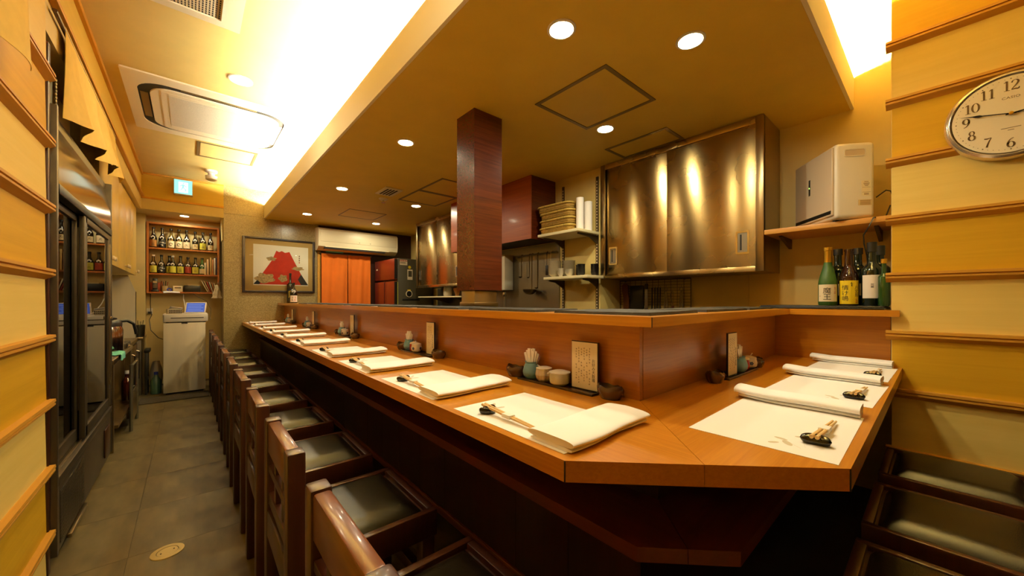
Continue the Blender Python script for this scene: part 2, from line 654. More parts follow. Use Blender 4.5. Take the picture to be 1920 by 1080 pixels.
# ================================================================== SETTING
YN, YE, ZC, ZS = -2.3, 5.86, 2.48, 2.12        # room near end, far wall, ceiling, dropped ceiling
# floor with vinyl tiles
fl = struct('floor', (0, 2, 0))
obj('floor_bed', MB().box(-1.2, 2.9, YN, 6.4, -.08, -.003), 'floorbase', fl)
t0 = None
for i in range(5):
    for j in range(18):
        x, y = -1.09 + i * .45, -1.9 + j * .45
        if t0 is None:
            t0 = obj('tile', MB().box(.0008, .4492, .0008, .4492, -.003, 0), 'floor', fl)
            t0.matrix_basis = Matrix.Translation((x, y, 0))
        else:
            shared('tile', t0, fl, Matrix.Translation((x, y, 0)))

# ceilings
ce = struct('ceiling', (0, 2, ZC))
obj('main_slab', MB().box(-1.2, 2.95, YN, 6.4, ZC, ZC + .08), 'ceiling', ce)
obj('dropped_slab', MB().box(.7565, 2.83, .3225, YE, ZS, ZS + .02), 'soffit', ce)
f = MB().prism([(.741, ZS), (.756, ZS), (.756, 2.295), (.741, 2.295)], 'y', .307, YE)
obj('cove_fascia', f, 'fascia', ce)
obj('cove_fascia', MB().box(.741, 2.83, .307, .322, ZS, 2.295), 'fascia', ce)
obj('cove_back', MB().box(1.06, 2.83, .62, YE, ZS + .02, ZC), 'ceiling', ce)

# siding profile
LEV = [.163, .411, .663, .908, 1.156, 1.401, 1.649, 1.901]


def rail_mb(x, s, z, y0, y1):
    """double-lipped rail standing out of the wall plane x towards s"""
    p = [(0, .006), (.024, .004), (.025, -.006), (.018, -.0075), (.018, -.0105), (.024, -.012), (.024, -.019), (.018, -.023), (0, -.036)]
    return MB().prism([(x + s * a, z + b) for a, b in p], 'y', y0, y1)


def siding(w, x, s, y0, y1, levels, first):
    """boards between the levels, each leaning out a little at its foot"""
    zs = [0] + levels
    for k in range(len(zs) - 1):
        a, b = zs[k] + (.004 if k else 0), zs[k + 1] - .012
        col = ('pale', 'ochre')[(k + first) % 2]
        obj('siding_board', MB().prism([(x, a), (x + s * .006, a), (x + s * .002, b), (x, b)], 'y', y0, y1), col, w)


wl = struct('wall_left', (-.42, 0, 0))
obj('wall_core', MB().box(-1.15, -.412, YN, 2.2, 0, ZC), 'cream', wl)
siding(wl, -.412, 1, YN, 2.195, LEV + [2.215], 0)
for z in LEV:
    obj('siding_rail', rail_mb(-.411, 1, z, YN, 2.215), 'rail', wl)
# upper beam that runs on above the cooler and the cupboard
obj('beam_core', MB().box(-.62, -.42, 2.2, YE, 2.07, ZC), 'cream', wl)
obj('upper_board', MB().box(-.42, -.412, YN, YE, 2.235, ZC - .03), 'upper', wl)
obj('beam_board', MB().box(-.42, -.413, 2.2, YE, 2.07, 2.205), 'cream', wl)
obj('picture_rail', MB().box(-.43, -.388, YN, YE, 2.205, 2.225, .002), 'rail', wl)
obj('ceiling_trim', MB().box(-.42, -.396, YN, YE, ZC - .03, ZC), 'rail', wl)
obj('recess_back', MB().box(-1.15, -1.05, 2.2, 6.35, 0, 2.07), 'cream', wl)
obj('recess_top', MB().box(-1.15, -.62, 2.2, 6.35, 2.07, 2.12), 'cream', wl)
obj('corner_post', MB().box(-.50, -.402, 2.2, 2.228, 0, 2.02, .003), 'post', wl)

wr = struct('wall_right', (2.28, 0, 0))
obj('wall_core', MB().box(2.288, 2.95, YN, .130, 0, ZC), 'cream', wr)
siding(wr, 2.288, -1, YN, .128, LEV + [2.149, 2.398, ZC + .02], 0)
for z in LEV + [2.149, 2.398]:
    obj('siding_rail', rail_mb(2.287, -1, z, YN, .146), 'rail', wr)

wk = struct('wall_kitchen', (2.83, 3, 0))
obj('wall_core', MB().box(2.83, 2.95, .13, 6.0, 0, ZC), 'kitchen', wk)
for i, (a, b) in enumerate([(.132, .826), (.829, 1.798)]):
    obj('wall_panel', MB().box(2.824, 2.83, a, b, .9, 1.21 if i else 2.46), 'kitchen', wk)
obj('pier', MB().box(2.52, 2.83, 1.80, 3.66, 0, ZS), 'kitchen', wk)
obj('steel_sheet', MB().box(2.510, 2.52, 2.235, 3.66, .9, 1.565), 'sheet', wk)
obj('steel_sheet', MB().box(2.82, 2.83, 3.67, 4.95, .9, 1.21), 'sheet', wk)

we = struct('wall_end', (1.3, YE, 0))
obj('wall_core', MB().box(.33, 2.95, YE + .01, 6.4, 0, ZC), 'stonedark', we)
zz = [0, .28, .90, 1.516, 2.13, ZC]
for k in range(5):
    for a, b in ((.322, .935), (.937, 1.40)):
        obj('stone_slab', MB().box(a, b, YE, YE + .012, zz[k] + .001, zz[k + 1] - .001), 'stone', we)
for k in range(5):
    obj('stone_slab', MB().box(.318, .33, YE + .001, 6.33, zz[k] + .001, zz[k + 1] - .001), 'stone', we)
obj('dark_panel', MB().box(1.40, 2.83, YE, YE + .012, 0, ZS), 'post', we)
obj('door_post', MB().box(1.385, 1.42, YE - .03, YE + .01, 0, 1.74, .003), 'rail', we)

al = struct('wall_alcove', (0, 6.3, 0))
obj('back_panel', MB().box(-.6, .33, 6.34, 6.42, 0, ZC), 'cream', al)
obj('left_jamb', MB().box(-1.12, -.40, 6.2, 6.34, 0, 2.07), 'cream', al)
obj('header_core', MB().box(-1.12, .318, YE + .008, 6.34, 2.07, ZC), 'cream', al)
obj('header_board', MB().box(-.42, .318, YE, YE + .008, 2.205, ZC), 'ochre_x', al)
obj('header_lower_board', MB().box(-.42, .318, YE, YE + .008, 2.07, 2.19), 'cream', al)
obj('header_rail', MB().box(-.42, .318, YE - .014, YE, 2.188, 2.207), 'rail', al)
obj('header_trim', MB().box(-.42, .318, YE - .012, YE, ZC - .018, ZC), 'rail', al)

wf = struct('wall_front', (1, YN, 0))
obj('wall_core', MB().box(-1.15, 2.95, YN - .1, YN, 0, ZC), 'darkwood', wf)
obj('door_leaf', MB().box(.1, .95, YN, YN + .03, 0, 2.0, .004), 'darkwood', wf)

# ================================================================== LAMPS
tube = MB().tube([(.86, .5, 2.266), (.86, 5.8, 2.266)], .014, 8)
single('cove_lamp', tube, 'cove', 'long tube lamp lying in the cove above the counter edge', 'lamp')
single('cove_lamp', MB().tube([(.95, .42, 2.266), (2.78, .42, 2.266)], .014, 8), 'cove_front', 'short tube lamp in the cove near the siding wall', 'lamp')


def downlight(x, y, z, label, dm, r=.045, name='downlight', group='ceiling downlights'):
    t = thing(name, label, 'downlight', (x, y, z))
    obj('trim_ring', MB().lathe([(r + .012, 0), (r + .012, -.004), (r + .002, -.006), (r, -.002), (r, 0)], (x, y, z), 28), 'white', t)
    obj('diffuser', MB().lathe([(r, -.0015), (0, -.003)], (x, y, z), 24), dm, t)
    return t


for k, (x, y) in enumerate([(1.113, .979), (1.111, 2.381), (1.108, 3.77), (1.108, 5.177)]):
    downlight(x, y, ZS, ORD[k] + ' downlight from the corner in the row over the long counter', 'diff')
for k, (x, y) in enumerate([(1.563, .670), (1.968, 1.368), (1.953, 3.918), (1.979, 5.192)]):
    downlight(x, y, ZS, ['lit downlight over the short counter leg, nearest the siding wall', 'lit downlight at the near corner of the square ceiling hatch', 'lit downlight beside the far pair of ceiling hatches', 'lit downlight above the wall air conditioner'][k], 'diff')
downlight(.25, 2.987, ZC, 'lit downlight in the aisle ceiling beside the cassette air conditioner', 'diff_aisle', .055)
downlight(-.05, 6.04, 2.07, 'lit downlight above the bottle shelf in the alcove', 'diff_alcove', .04)
for k, (x, y) in enumerate([(.25, .9), (.25, -.9), (1.25, -.75), (1.95, -.75), (1.6, -1.7)]):
    downlight(x, y, ZC, ORD[k] + ' downlight of the entrance end behind the viewpoint', 'diff_hall' if k else 'diff_aisle', .055)


# ================================================================== CEILING FITTINGS
def hatch(x0, x1, y0, y1, z, label, m='soffit', w=.02):
    t = thing('ceiling_hatch', label, 'hatch', ((x0 + x1) / 2, (y0 + y1) / 2, z))
    f = MB()
    for a in ((x0, x0 + w, y0, y1), (x1 - w, x1, y0, y1), (x0 + w, x1 - w, y0, y0 + w), (x0 + w, x1 - w, y1 - w, y1)):
        f.box(*a, z - .004, z)
    obj('frame', f, 'hatchframe', t)
    obj('panel', MB().box(x0 + w + .003, x1 - w - .003, y0 + w + .003, y1 - w - .003, z - .002, z), m, t)
    return t


hatch(1.430, 1.885, .99, 1.452, ZS, 'square ceiling hatch in the middle between three downlights')
hatch(2.235, 2.485, 1.105, 1.56, ZS, 'ceiling hatch half hidden by the near steel cabinet')
hatch(1.68, 2.13, 3.33, 3.79, ZS, 'farther hatch of the pair behind the pillar')
hatch(1.68, 2.13, 2.87, 3.325, ZS, 'nearer hatch of the pair behind the pillar')
hatch(1.42, 1.87, 4.55, 5.0, ZS, 'flush painted hatch at the far end of the dropped ceiling', 'soffit', .008)
hatch(.05, .505, 4.385, 4.825, ZC, 'white access panel in the aisle ceiling behind the cassette', 'ceiling', .022)

t = thing('air_vent', 'small louvred air vent in the dropped ceiling beside the sprinkler', 'vent', (1.49, 3.56, ZS))
obj('vent_plate', MB().box(1.40, 1.575, 3.43, 3.70, ZS - .012, ZS, .004), 'ac', t)
for k in range(4):
    obj('slot', MB().box(1.43 + k * .03, 1.447 + k * .03, 3.46, 3.67, ZS - .0135, ZS - .011), 'dark', t)
t = thing('sprinkler', 'small ceiling sprinkler head beside the louvred vent', 'sprinkler', (1.55, 3.86, ZS))
obj('rose', MB().lathe([(.045, 0), (.045, -.008), (.03, -.02), (0, -.02)], (1.55, 3.86, ZS), 20), 'ac', t)
obj('head', MB().lathe([(.01, -.02), (.01, -.04), (.022, -.042), (.022, -.046), (0, -.046)], (1.55, 3.86, ZS), 14), 'chrome', t)

# cassette air conditioner
t = thing('cassette_air_conditioner', 'large white cassette air conditioner set in the aisle ceiling', 'air conditioner', (.18, 3.8, ZC))
X0, X1, Y0, Y1 = -.33, .70, 3.27, 4.32


def rrect(x0, x1, y0, y1, r, n=8):
    p = []
    for cx, cy, a in ((x1 - r, y1 - r, 0), (x0 + r, y1 - r, 90), (x0 + r, y0 + r, 180), (x1 - r, y0 + r, 270)):
        for k in range(n + 1):
            t_ = math.radians(a + 90 * k / n)
            p.append((cx + r * math.cos(t_), cy + r * math.sin(t_)))
    return p


def ringplate(mb, out, inn, z0, z1):
    n = len(out)
    vs = [(x, y, z0) for x, y in out] + [(x, y, z0) for x, y in inn] + [(x, y, z1) for x, y in out] + [(x, y, z1) for x, y in inn]
    fs = []
    for i in range(n):
        j = (i + 1) % n
        fs += [(i, j, n + j, n + i), (2 * n + i, 3 * n + i, 3 * n + j, 2 * n + j), (i, 2 * n + i, 2 * n + j, j), (n + i, n + j, 3 * n + j, 3 * n + i)]
    mb._add(vs, fs)
    return mb


A0, A1, B0, B1 = -.268, .585, 3.375, 4.22
obj('face_frame', ringplate(MB(), rrect(X0, X1, Y0, Y1, .012), rrect(A0, A1, B0, B1, .16), ZC - .010, ZC), 'ac', t)
obj('air_slot', MB().prism(rrect(A0 - .003, A1 + .003, B0 - .003, B1 + .003, .16), 'z', ZC - .003, ZC - .0015), 'dark', t)
obj('inner_panel', MB().prism(rrect(A0 + .060, A1 - .035, B0 + .055, B1 - .035, .13), 'z', ZC - .014, ZC - .004), 'ac', t)
gp = obj('intake_panel', MB().prism(rrect(A0 + .115, A1 - .12, B0 + .10, B1 - .10, .01), 'z', ZC - .016, ZC - .014), 'ac', t)
obj('intake_grille', MB().box(A0 + .155, A1 - .16, B0 + .135, B1 - .135, ZC - .0175, ZC - .016), 'acgrey', gp)
obj('louver', MB().box(A0 + .010, A0 + .050, B0 + .20, B1 - .20, ZC - .009, ZC - .004, .002), 'hatchframe', t)
obj('louver', MB().box(A1 - .030, A1 - .008, B0 + .20, B1 - .20, ZC - .009, ZC - .004, .002), 'ac', t)
obj('louver', MB().box(A0 + .22, A1 - .2, B0 + .012, B0 + .030, ZC - .009, ZC - .004, .002), 'hatchframe', t)
# intake grille nearer the camera
t = thing('ceiling_intake_grille', 'perforated white intake grille at the top of the aisle ceiling', 'grille', (-.05, 2.2, ZC))
obj('frame', ringplate(MB(), rrect(-.30, .20, 1.92, 2.44, .006), rrect(-.22, .12, 2.0, 2.39, .004), ZC - .02, ZC), 'ac', t)
obj('perforated_sheet', MB().box(-.22, .12, 2.0, 2.39, ZC - .014, ZC - .008), 'ac', t)
h = MB()
for i in range(26):
    for j in range(22):
        x, y = -.212 + i * .0128, 2.006 + j * .0175
        h.box(x, x + .006, y, y + .012, ZC - .0148, ZC - .0138)
obj('perforations', h, 'dark', t, kind='stuff')
# smoke detector pair
t = thing('smoke_detector', 'round white smoke detector on the aisle ceiling near the exit sign', 'detector', (.18, 5.3, ZC))
obj('base', MB().lathe([(.055, 0), (.055, -.02), (.04, -.03), (0, -.03)], (.18, 5.3, ZC), 24), 'white', t)
obj('sensor', MB().lathe([(.03, -.03), (.03, -.06), (.055, -.062), (.05, -.10), (.025, -.115), (0, -.117)], (.18, 5.3, ZC), 24), 'white', t)

# exit sign
t = thing('exit_sign', 'lit green and white running figure exit sign above the alcove', 'sign', (-.06, 5.8, 2.36))
obj('housing', MB().box(-.142, .026, 5.79, YE, 2.275, 2.448, .004), 'white', t)
obj('lit_panel', MB().box(-.137, .021, 5.788, 5.791, 2.281, 2.442), 'exitlit', t)
pg = MB()


def ex(u, v):
    return (-.058 + u * .075, 5.787, 2.362 + v * .075)


pg.poly([ex(-.55, .75), ex(.55, .75), ex(.55, -.85), ex(-.55, -.85)])
obj('doorway_mark', pg, 'exitwhite', t)
pg = MB()
for P in ([(-.1, .55), (.02, .66), (.14, .55), (.02, .44)], [(-.12, .40), (.12, .36), (.06, -.1), (-.14, -.08)], [(.10, .34), (.42, .1), (.36, .02), (.08, .2)], [(-.12, .36), (-.42, .12), (-.36, .05), (-.1, .2)],
          [(.04, -.08), (.34, -.34), (.30, -.7), (.2, -.68), (.2, -.38), (-.06, -.14)], [(-.14, -.06), (.0, -.1), (-.2, -.5), (-.46, -.6), (-.44, -.5), (-.26, -.42)]):
    pg.poly([(ex(a, b)[0], 5.7862, ex(a, b)[2]) for a, b in P])
obj('running_figure', pg, 'exitlit', t)

# ================================================================== COUNTER
ZT, ZB = .755, .716
t = thing('dining_counter', 'long L-shaped wooden dining counter with a clipped corner and a bag shelf below', 'counter', (1.2, 1.0, 0))
A, B_, Cc, D_ = (.509, YE - .002), (.509, .441), (.682, .269), (.973, .559)
obj('worktop_board', MB().prism([(.509, YE - .002), (.509, .441), (.6815, .2685), (.9728, .5594), (.973, YE - .002)], 'z', ZB, ZT), 'counter_y', t)
obj('worktop_board', MB().prism([(.6825, .2680), (.855, .097), (2.284, .097), (2.284, .132), (2.325, .132), (2.325, .5588), (.9735, .5588)], 'z', ZB, ZT), 'counter_x', t)
obj('edge_joint', MB().prism([(.5083, .4415), (.5083, .4400), (.5098, .4390), (.5105, .4415)], 'z', ZB - .0003, ZT - .001), 'dark', t)
obj('edge_joint', MB().prism([(.8545, .0963), (.8565, .0963), (.8565, .0975), (.8535, .0985)], 'z', ZB - .0003, ZT - .001), 'dark', t)
# bag shelf
obj('bag_shelf', MB().prism([(.675, YE - .005), (.675, .394), (.7445, .3245), (.873, .453), (.873, YE - .005)], 'z', .520, .55), 'shelfwood', t)
obj('bag_shelf', MB().prism([(.7455, .3235), (.816, .253), (2.284, .253), (2.284, .453), (.8735, .453)], 'z', .520, .55), 'shelfwood_x', t)
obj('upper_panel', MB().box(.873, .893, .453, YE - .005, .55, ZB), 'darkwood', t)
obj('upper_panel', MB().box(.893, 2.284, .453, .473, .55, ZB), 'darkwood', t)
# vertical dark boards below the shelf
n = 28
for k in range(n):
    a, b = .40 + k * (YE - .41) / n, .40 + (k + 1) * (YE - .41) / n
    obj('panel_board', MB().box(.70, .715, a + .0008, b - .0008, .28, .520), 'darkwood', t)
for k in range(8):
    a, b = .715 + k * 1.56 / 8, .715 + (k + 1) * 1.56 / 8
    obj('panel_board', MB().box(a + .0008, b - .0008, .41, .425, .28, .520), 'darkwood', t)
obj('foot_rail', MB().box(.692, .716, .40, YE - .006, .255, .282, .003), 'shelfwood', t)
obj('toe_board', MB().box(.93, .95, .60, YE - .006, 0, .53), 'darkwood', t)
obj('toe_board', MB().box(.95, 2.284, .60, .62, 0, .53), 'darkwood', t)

t = thing('serving_ledge', 'raised wooden serving ledge running round the kitchen side of the counter', 'ledge', (1.2, 1.0, ZT))
obj('riser_panel', MB().box(.973, .99, .5605, YE - .002, ZT, .973), 'riser_y', t)
obj('riser_panel', MB().box(.9915, 2.3235, .5595, .577, ZT, .973), 'riser_x', t)
obj('riser_panel', MB().box(2.325, 2.342, .134, .5765, ZT, .973), 'riser_y', t)
obj('ledge_board', MB().prism([(.898, YE - .002), (.898, .4825), (1.19, .7745), (1.19, YE - .002)], 'z', .973, 1.0), 'counter_y', t)
obj('ledge_board', MB().prism([(.8985, .482), (2.2495, .482), (2.2495, .774), (1.1905, .774)], 'z', .973, 1.0), 'counter_x', t)
obj('ledge_board', MB().prism([(2.25, .103), (2.279, .103), (2.279, .150), (2.82, .150), (2.82, .774), (2.25, .774)], 'z', .973, 1.0), 'counter_y', t)
obj('edge_joint', MB().box(.8974, .8986, .4814, .4834, .9728, .9995), 'dark', t)
# kitchen-side body under the ledge
obj('inner_panel', MB().box(1.15, 1.17, .79, YE - .004, 0, .973), 'darkwood', t)
obj('inner_panel', MB().box(1.17, 2.8, .76, .78, 0, .973), 'darkwood', t)

# ------------------------------------------------------------------ pillar
t = thing('pillar', 'square pillar clad in dark red-brown wood laminate hanging to the ledge', 'pillar', (1.3, 1.79, 0))
X0, X1, Y0, Y1 = 1.2, 1.40, 1.70, 1.877
obj('cladding', MB().box(X0, X0 + .006, Y0, Y1, 1.10, ZS), 'pillar', t)
obj('cladding', MB().box(X0 + .0065, X1, Y0, Y0 + .006, 1.10, ZS), 'pillar', t)
obj('cladding', MB().box(X0 + .0065, X1, Y1 - .006, Y1, 1.10, ZS), 'pillar', t)
obj('cladding', MB().box(X1 - .006, X1, Y0 + .0065, Y1 - .0065, 1.10, ZS), 'pillar', t)
obj('core', MB().box(X0 + .007, X1 - .007, Y0 + .007, Y1 - .007, 1.10, ZS), 'darkwood', t)
obj('steel_sleeve', MB().box(X0 + .018, X1 - .025, Y0 + .02, Y1 - .02, 0, 1.10, .004), 'steel2', t)
obj('steel_collar', MB().box(X0 + .01, X1 - .018, Y0 + .012, Y1 - .012, 1.0, 1.03, .003), 'steel2', t)


# ================================================================== STOOLS
def make_chair():
    t = thing('counter_chair', None, 'chair')
    D, W = .395, .365
    h = W / 2
    for s in (-1, 1):
        y0, y1 = (h - .046) * s, h * s
        obj('back_post', MB().box(.006, .046, y0, y1, 0, .686, .006), 'chair', t)
        obj('front_leg', MB().box(D - .046, D - .006, (h - .045) * s, (h - .005) * s, 0, .345, .004), 'chair', t)
        obj('side_rail', MB().box(.0465, D, (h - .022) * s, h * s, .345, .423, .004), 'chair', t)
        obj('stretcher', MB().box(.045, D - .04, (h - .034) * s, (h - .014) * s, .13, .165, .003), 'chair', t)
        obj('back_spindle', MB().box(.016, .032, (.055 - .012) * s, (.055 + .012) * s, .475, .592, .002), 'chair', t)
    obj('front_rail', MB().box(D - .024, D, -h + .022, h - .022, .345, .423, .004), 'chair', t)
    obj('rear_rail', MB().box(.008, .045, -h + .046, h - .046, .345, .423, .004), 'chair', t)
    obj('top_rail', MB().box(.010, .042, -h + .0465, h - .0465, .592, .682, .006), 'chair_r', t)
    obj('back_slat', MB().box(.012, .036, -h + .046, h - .046, .535, .556, .002), 'chair', t)
    obj('lower_slat', MB().box(.012, .036, -h + .046, h - .046, .440, .475, .003), 'chair', t)
    obj('front_stretcher', MB().box(D - .04, D - .014, -h + .045, h - .045, .19, .23, .003), 'chair', t)

    def top(u, v):
        x, y = .052 + u * (D - .024 - .054), -h + .024 + v * (2 * h - .048)
        e = min(1, min(u, 1 - u) / .16)
        g = min(1, min(v, 1 - v) / .16)
        e, g = math.sin(e * PI / 2), math.sin(g * PI / 2)
        return (x, y, .402 + .036 * (min(e, g) ** .8) + .008 * math.sin(PI * u) * math.sin(PI * v))
    obj('seat_pad', MB().surf(top, 22, 22), 'leather', t, angle=80)
    obj('seat_board', MB().box(.046, D - .024, -h + .022, h - .022, .385, .407), 'chair', t)
    return t


chair0 = make_chair()
ys = [.448, .98, 1.495, 2.03, 2.58, 3.15, 3.72, 4.28, 4.83, 5.36]
for k, y in enumerate(ys):
    lab = 'dark wooden low-back chair with black seat, %s from the corner along the long counter' % ORD[k]
    loc = (.163, y + .183, 0)
    if k == 0:
        place(chair0, loc)
        tag(chair0, lab, 'chair', 'chairs along the counter')
    else:
        dup(chair0, loc, random.uniform(-.02, .02), lab, 'chairs along the counter')
for k, (x, lab) in enumerate([(1.14, 'low-back chair at the short counter leg nearest the clipped corner, cut by the frame bottom'), (1.595, 'middle low-back chair at the short counter leg, black seat with bright edge'), (2.05, 'low-back chair at the short counter leg right beside the siding wall')]):
    dup(chair0, (x, -.255, 0), PI / 2, lab, 'chairs along the counter')


# ================================================================== PLACE SETTINGS (u right of the diner, v forward)
def make_mat():
    t = thing('placemat', None, 'placemat')
    obj('sheet', MB().box(0, .385, 0, .257, 0, .0008), 'paper', t)
    p = MB()
    for cx, cy, a, s in ((.055, .085, .6, 1), (.075, .10, 1.3, .8), (.04, .105, 2.4, .7), (.115, .072, 2.0, .8)):
        leaf = []
        for k in range(10):
            q = 2 * PI * k / 10
            u, v = .016 * s * math.cos(q), .007 * s * math.sin(q)
            leaf.append((cx + u * math.cos(a) - v * math.sin(a), cy + u * math.sin(a) + v * math.cos(a), .0010))
        p.poly(leaf)
    for a, b in (((.04, .06), (.075, .10)), ((.05, .055), (.115, .072))):
        p._add([(a[0], a[1], .001), (a[0] + .001, a[1], .001), (b[0] + .001, b[1], .001), (b[0], b[1], .001)], [(0, 1, 2, 3)])
    obj('leaf_print', p, 'print', t)
    return t


def make_rest():
    t = thing('chopstick_rest', None, 'chopstick rest')
    m = MB()

    def f(a, b):
        s_ = a * 2 - 1                       # along the bean
        cx, cy = s_ * .019, -.006 * (1 - s_ * s_) * 1.2
        r = .0115 * math.sqrt(max(1e-4, 1 - (abs(s_) ** 2.6)))
        q = 2 * PI * b
        return (cx * 1.32, (cy + r * math.cos(q)) * 1.32, max(.0, .010 + 1.05 * r * math.sin(q) - .003 * (1 - s_ * s_)))
    obj('bean_body', m.surf(f, 16, 16), 'blackglaze', t, angle=80)
    return t


def make_sticks():
    t = thing('chopsticks', None, 'chopsticks')
    for s in (-1, 1):
        obj('chopstick', MB().tube([(0, s * .0045, .018), (.10, s * .0038, .0115), (.205, s * .003, .0060)], [.0038, .0034, .0022], 8), 'chop', t)
    obj('paper_band', MB().box(.085, .115, -.0095, .0095, .0070, .0165, .0015), 'band', t)
    return t


def make_towel(w, hgt, twist):
    """cloth folded in layers: length along v, folded edge rounded"""
    t = thing('napkin', None, 'napkin')

    def layer(z0, th, dx, dl):
        def f(a, b):
            v = -.005 + b * (.275 + dl)
            wob = .004 * math.sin(b * 7 + dx * 90) + twist * b
            ang = a * 2 * PI
            # flattened superellipse section
            ca, sa = math.cos(ang), math.sin(ang)
            x = (abs(ca) ** .45) * (1 if ca >= 0 else -1) * (w / 2 - dx)
            z = (abs(sa) ** .85) * (1 if sa >= 0 else -1) * th / 2
            lift = .006 * max(0, b - .75) * 4 * (1 - abs(x) / w)
            sq = 1 - .06 * max(0, abs(b - .5) - .42) * 10
            return (x + wob, v, z0 + th / 2 + z * sq + lift)
        m = MB().surf(f, 28, 18)
        # end caps
        for b in (0, 1):
            m.poly([f(k / 28, b) for k in range(28)])
        bmesh.ops.remove_doubles(m.bm, verts=m.bm.verts[:], dist=1e-5)
        return m
    for z0, th, dx, dl in ((0, hgt * .34, .005, -.008), (hgt * .33, hgt * .68, -.002, .0)) if w < .1 else ((0, hgt * .34, .003, -.006), (hgt * .33, hgt * .67, -.003, .0)):
        obj('cloth_fold', layer(z0, th, dx, dl), 'cloth', t, angle=70)
    return t


mat0, rest0, stick0 = make_mat(), make_rest(), make_sticks()
towA, towB = make_towel(.118, .022, .0), make_towel(.078, .028, .012)
first = {}


def put(src, key, loc, rz, label, group):
    if key not in first:
        first[key] = 1
        place(src, loc, rz)
        src['label'] = label
        src['group'] = group
        return src
    return dup(src, loc, rz, label, group)


def setting(ox, oy, rz, where, towel, tu, tkey, jig):
    c, s = math.cos(rz), math.sin(rz)

    def W(u, v, z):
        return (ox + u * c - v * s, oy + u * s + v * c, ZT + z)
    put(mat0, 'm', W(0, 0, .0002), rz + jig, 'white paper placemat with leaf print, ' + where, 'paper placemats')
    put(rest0, 'r', W(.085, .046, .0012), rz + jig + PI / 2 + .1, 'black bean-shaped chopstick rest, ' + where, 'chopstick rests')
    put(stick0, 's', W(.072, .046, .0012), rz - .02 + jig, 'wooden chopsticks with paper band, ' + where, 'chopsticks on the placemats')
    put(towel, tkey, W(tu, .014, .0012), rz + jig * 2, 'folded white cloth napkin, ' + where, 'folded napkins')


mats_y = [.844, 1.34, 1.86, 2.375, 2.99, 3.565, 4.09, 4.635, 5.235, 5.76]
for k, y in enumerate(mats_y):
    setting(.529, y, -PI / 2, '%s from the corner on the long counter' % ORD[k], towA, .34, 'ta', random.uniform(-.02, .02) if k else .0)
for k, x in enumerate([.855, 1.372, 1.845]):
    setting(x, .113, 0, ['nearest the clipped corner', 'middle place', 'nearest the siding wall'][k] + ' on the short leg', towB, .395, 'tb', [.01, -.02, -.015][k])

# ================================================================== CONDIMENT SETS
MENU = [6, 3, 5, 3, 6, 4]          # characters in each small unreadable column


def bowl_mb():
    """lotus-leaf shaped ash bowl: two raised lobes and two dips in the rim"""
    m = MB()

    def f(a, b):
        q = 2 * PI * a
        r = .037 * (1 + .06 * math.cos(2 * q))
        top = .037 + .006 * math.cos(2 * q) ** 3 - .010 * max(0, math.cos(q - .4)) ** 8
        if b < .5:                       # outside wall, foot to rim
            k = b / .5
            rr = r * (.74 + .30 * math.sin(k * 2.0))
            return (rr * math.cos(q), rr * math.sin(q) * .86, top * k)
        k = (b - .5) / .5                # inside
        rr = r * (.88 - .86 * k * k)
        return (rr * math.cos(q), rr * math.sin(q) * .82, top * (1 - k) * .9 + .006)
    m.surf(f, 32, 14)
    m.lathe([(0, 0), (.026, 0)], n=16, sy=.82)
    bmesh.ops.remove_doubles(m.bm, verts=m.bm.verts[:], dist=1e-5)
    return m


def pick_vase(label, c, rz, kind):
    t = thing('toothpick_vase', label, 'vase')
    obj('jar', MB().lathe([(0, 0), (.021, 0), (.029, .012), (.0315, .024), (.027, .042), (.0215, .055), (.024, .060), (.0215, .060), (.019, .052), (0, .03)], n=24), 'teal', t)
    for k in range(9):
        a = (k - 4) * .10
        m = MB().box(-.0065, .0065, -.0014 + (k % 3 - 1) * .005, .0014 + (k % 3 - 1) * .005, .035, .106 - .003 * abs(k - 4) + .004 * (k % 2), .0006, 1)
        m.tf(Matrix.Translation((.0022 * (k - 4), 0, .0)) @ Matrix.Translation((0, 0, .035)) @ Matrix.Rotation(a * .8, 4, 'Y') @ Matrix.Translation((0, 0, -.035)))
        obj('paper_sleeve', m, 'sleeve', t)
    return place(t, c, rz)


def grey_pot(label, c, rz):
    t = thing('sauce_pot', label, 'pot')
    obj('body', MB().lathe([(0, 0), (.020, 0), (.027, .008), (.0305, .022), (.0275, .042), (.026, .044)], n=8), 'greypot', t, angle=20)
    obj('lid', MB().lathe([(.028, .0435), (.0285, .046), (.016, .050), (0, .051)], n=24), 'lid', t)
    obj('spoon', MB().tube([(-.01, 0, .044), (-.036, .004, .050)], .0022, 6), 'lid', t)
    return place(t, c, rz)


def wide_pot(label, c, rz):
    t = thing('relish_pot', label, 'pot')
    obj('body', MB().lathe([(0, 0), (.024, 0), (.033, .008), (.0345, .022), (.034, .040), (.032, .040), (0, .03)], n=28), 'celadon', t)
    obj('lid', MB().lathe([(.036, .040), (.0365, .043), (.02, .048), (0, .0485)], n=28), 'lid', t)
    obj('spoon', MB().tube([(-.02, -.02, .038), (-.038, -.018, .0345)], .0024, 6), 'lid', t)
    return place(t, c, rz)


def red_pot(label, c, rz):
    t = thing('pepper_pot', label, 'pot')
    obj('body', MB().lathe([(0, 0), (.02, 0), (.024, .006), (.025, .03), (.023, .040), (0, .036)], n=20), 'red', t)
    obj('lid', MB().lathe([(.024, .040), (.023, .046), (.008, .051), (0, .051)], n=20), 'lb_cream', t)
    return place(t, c, rz)


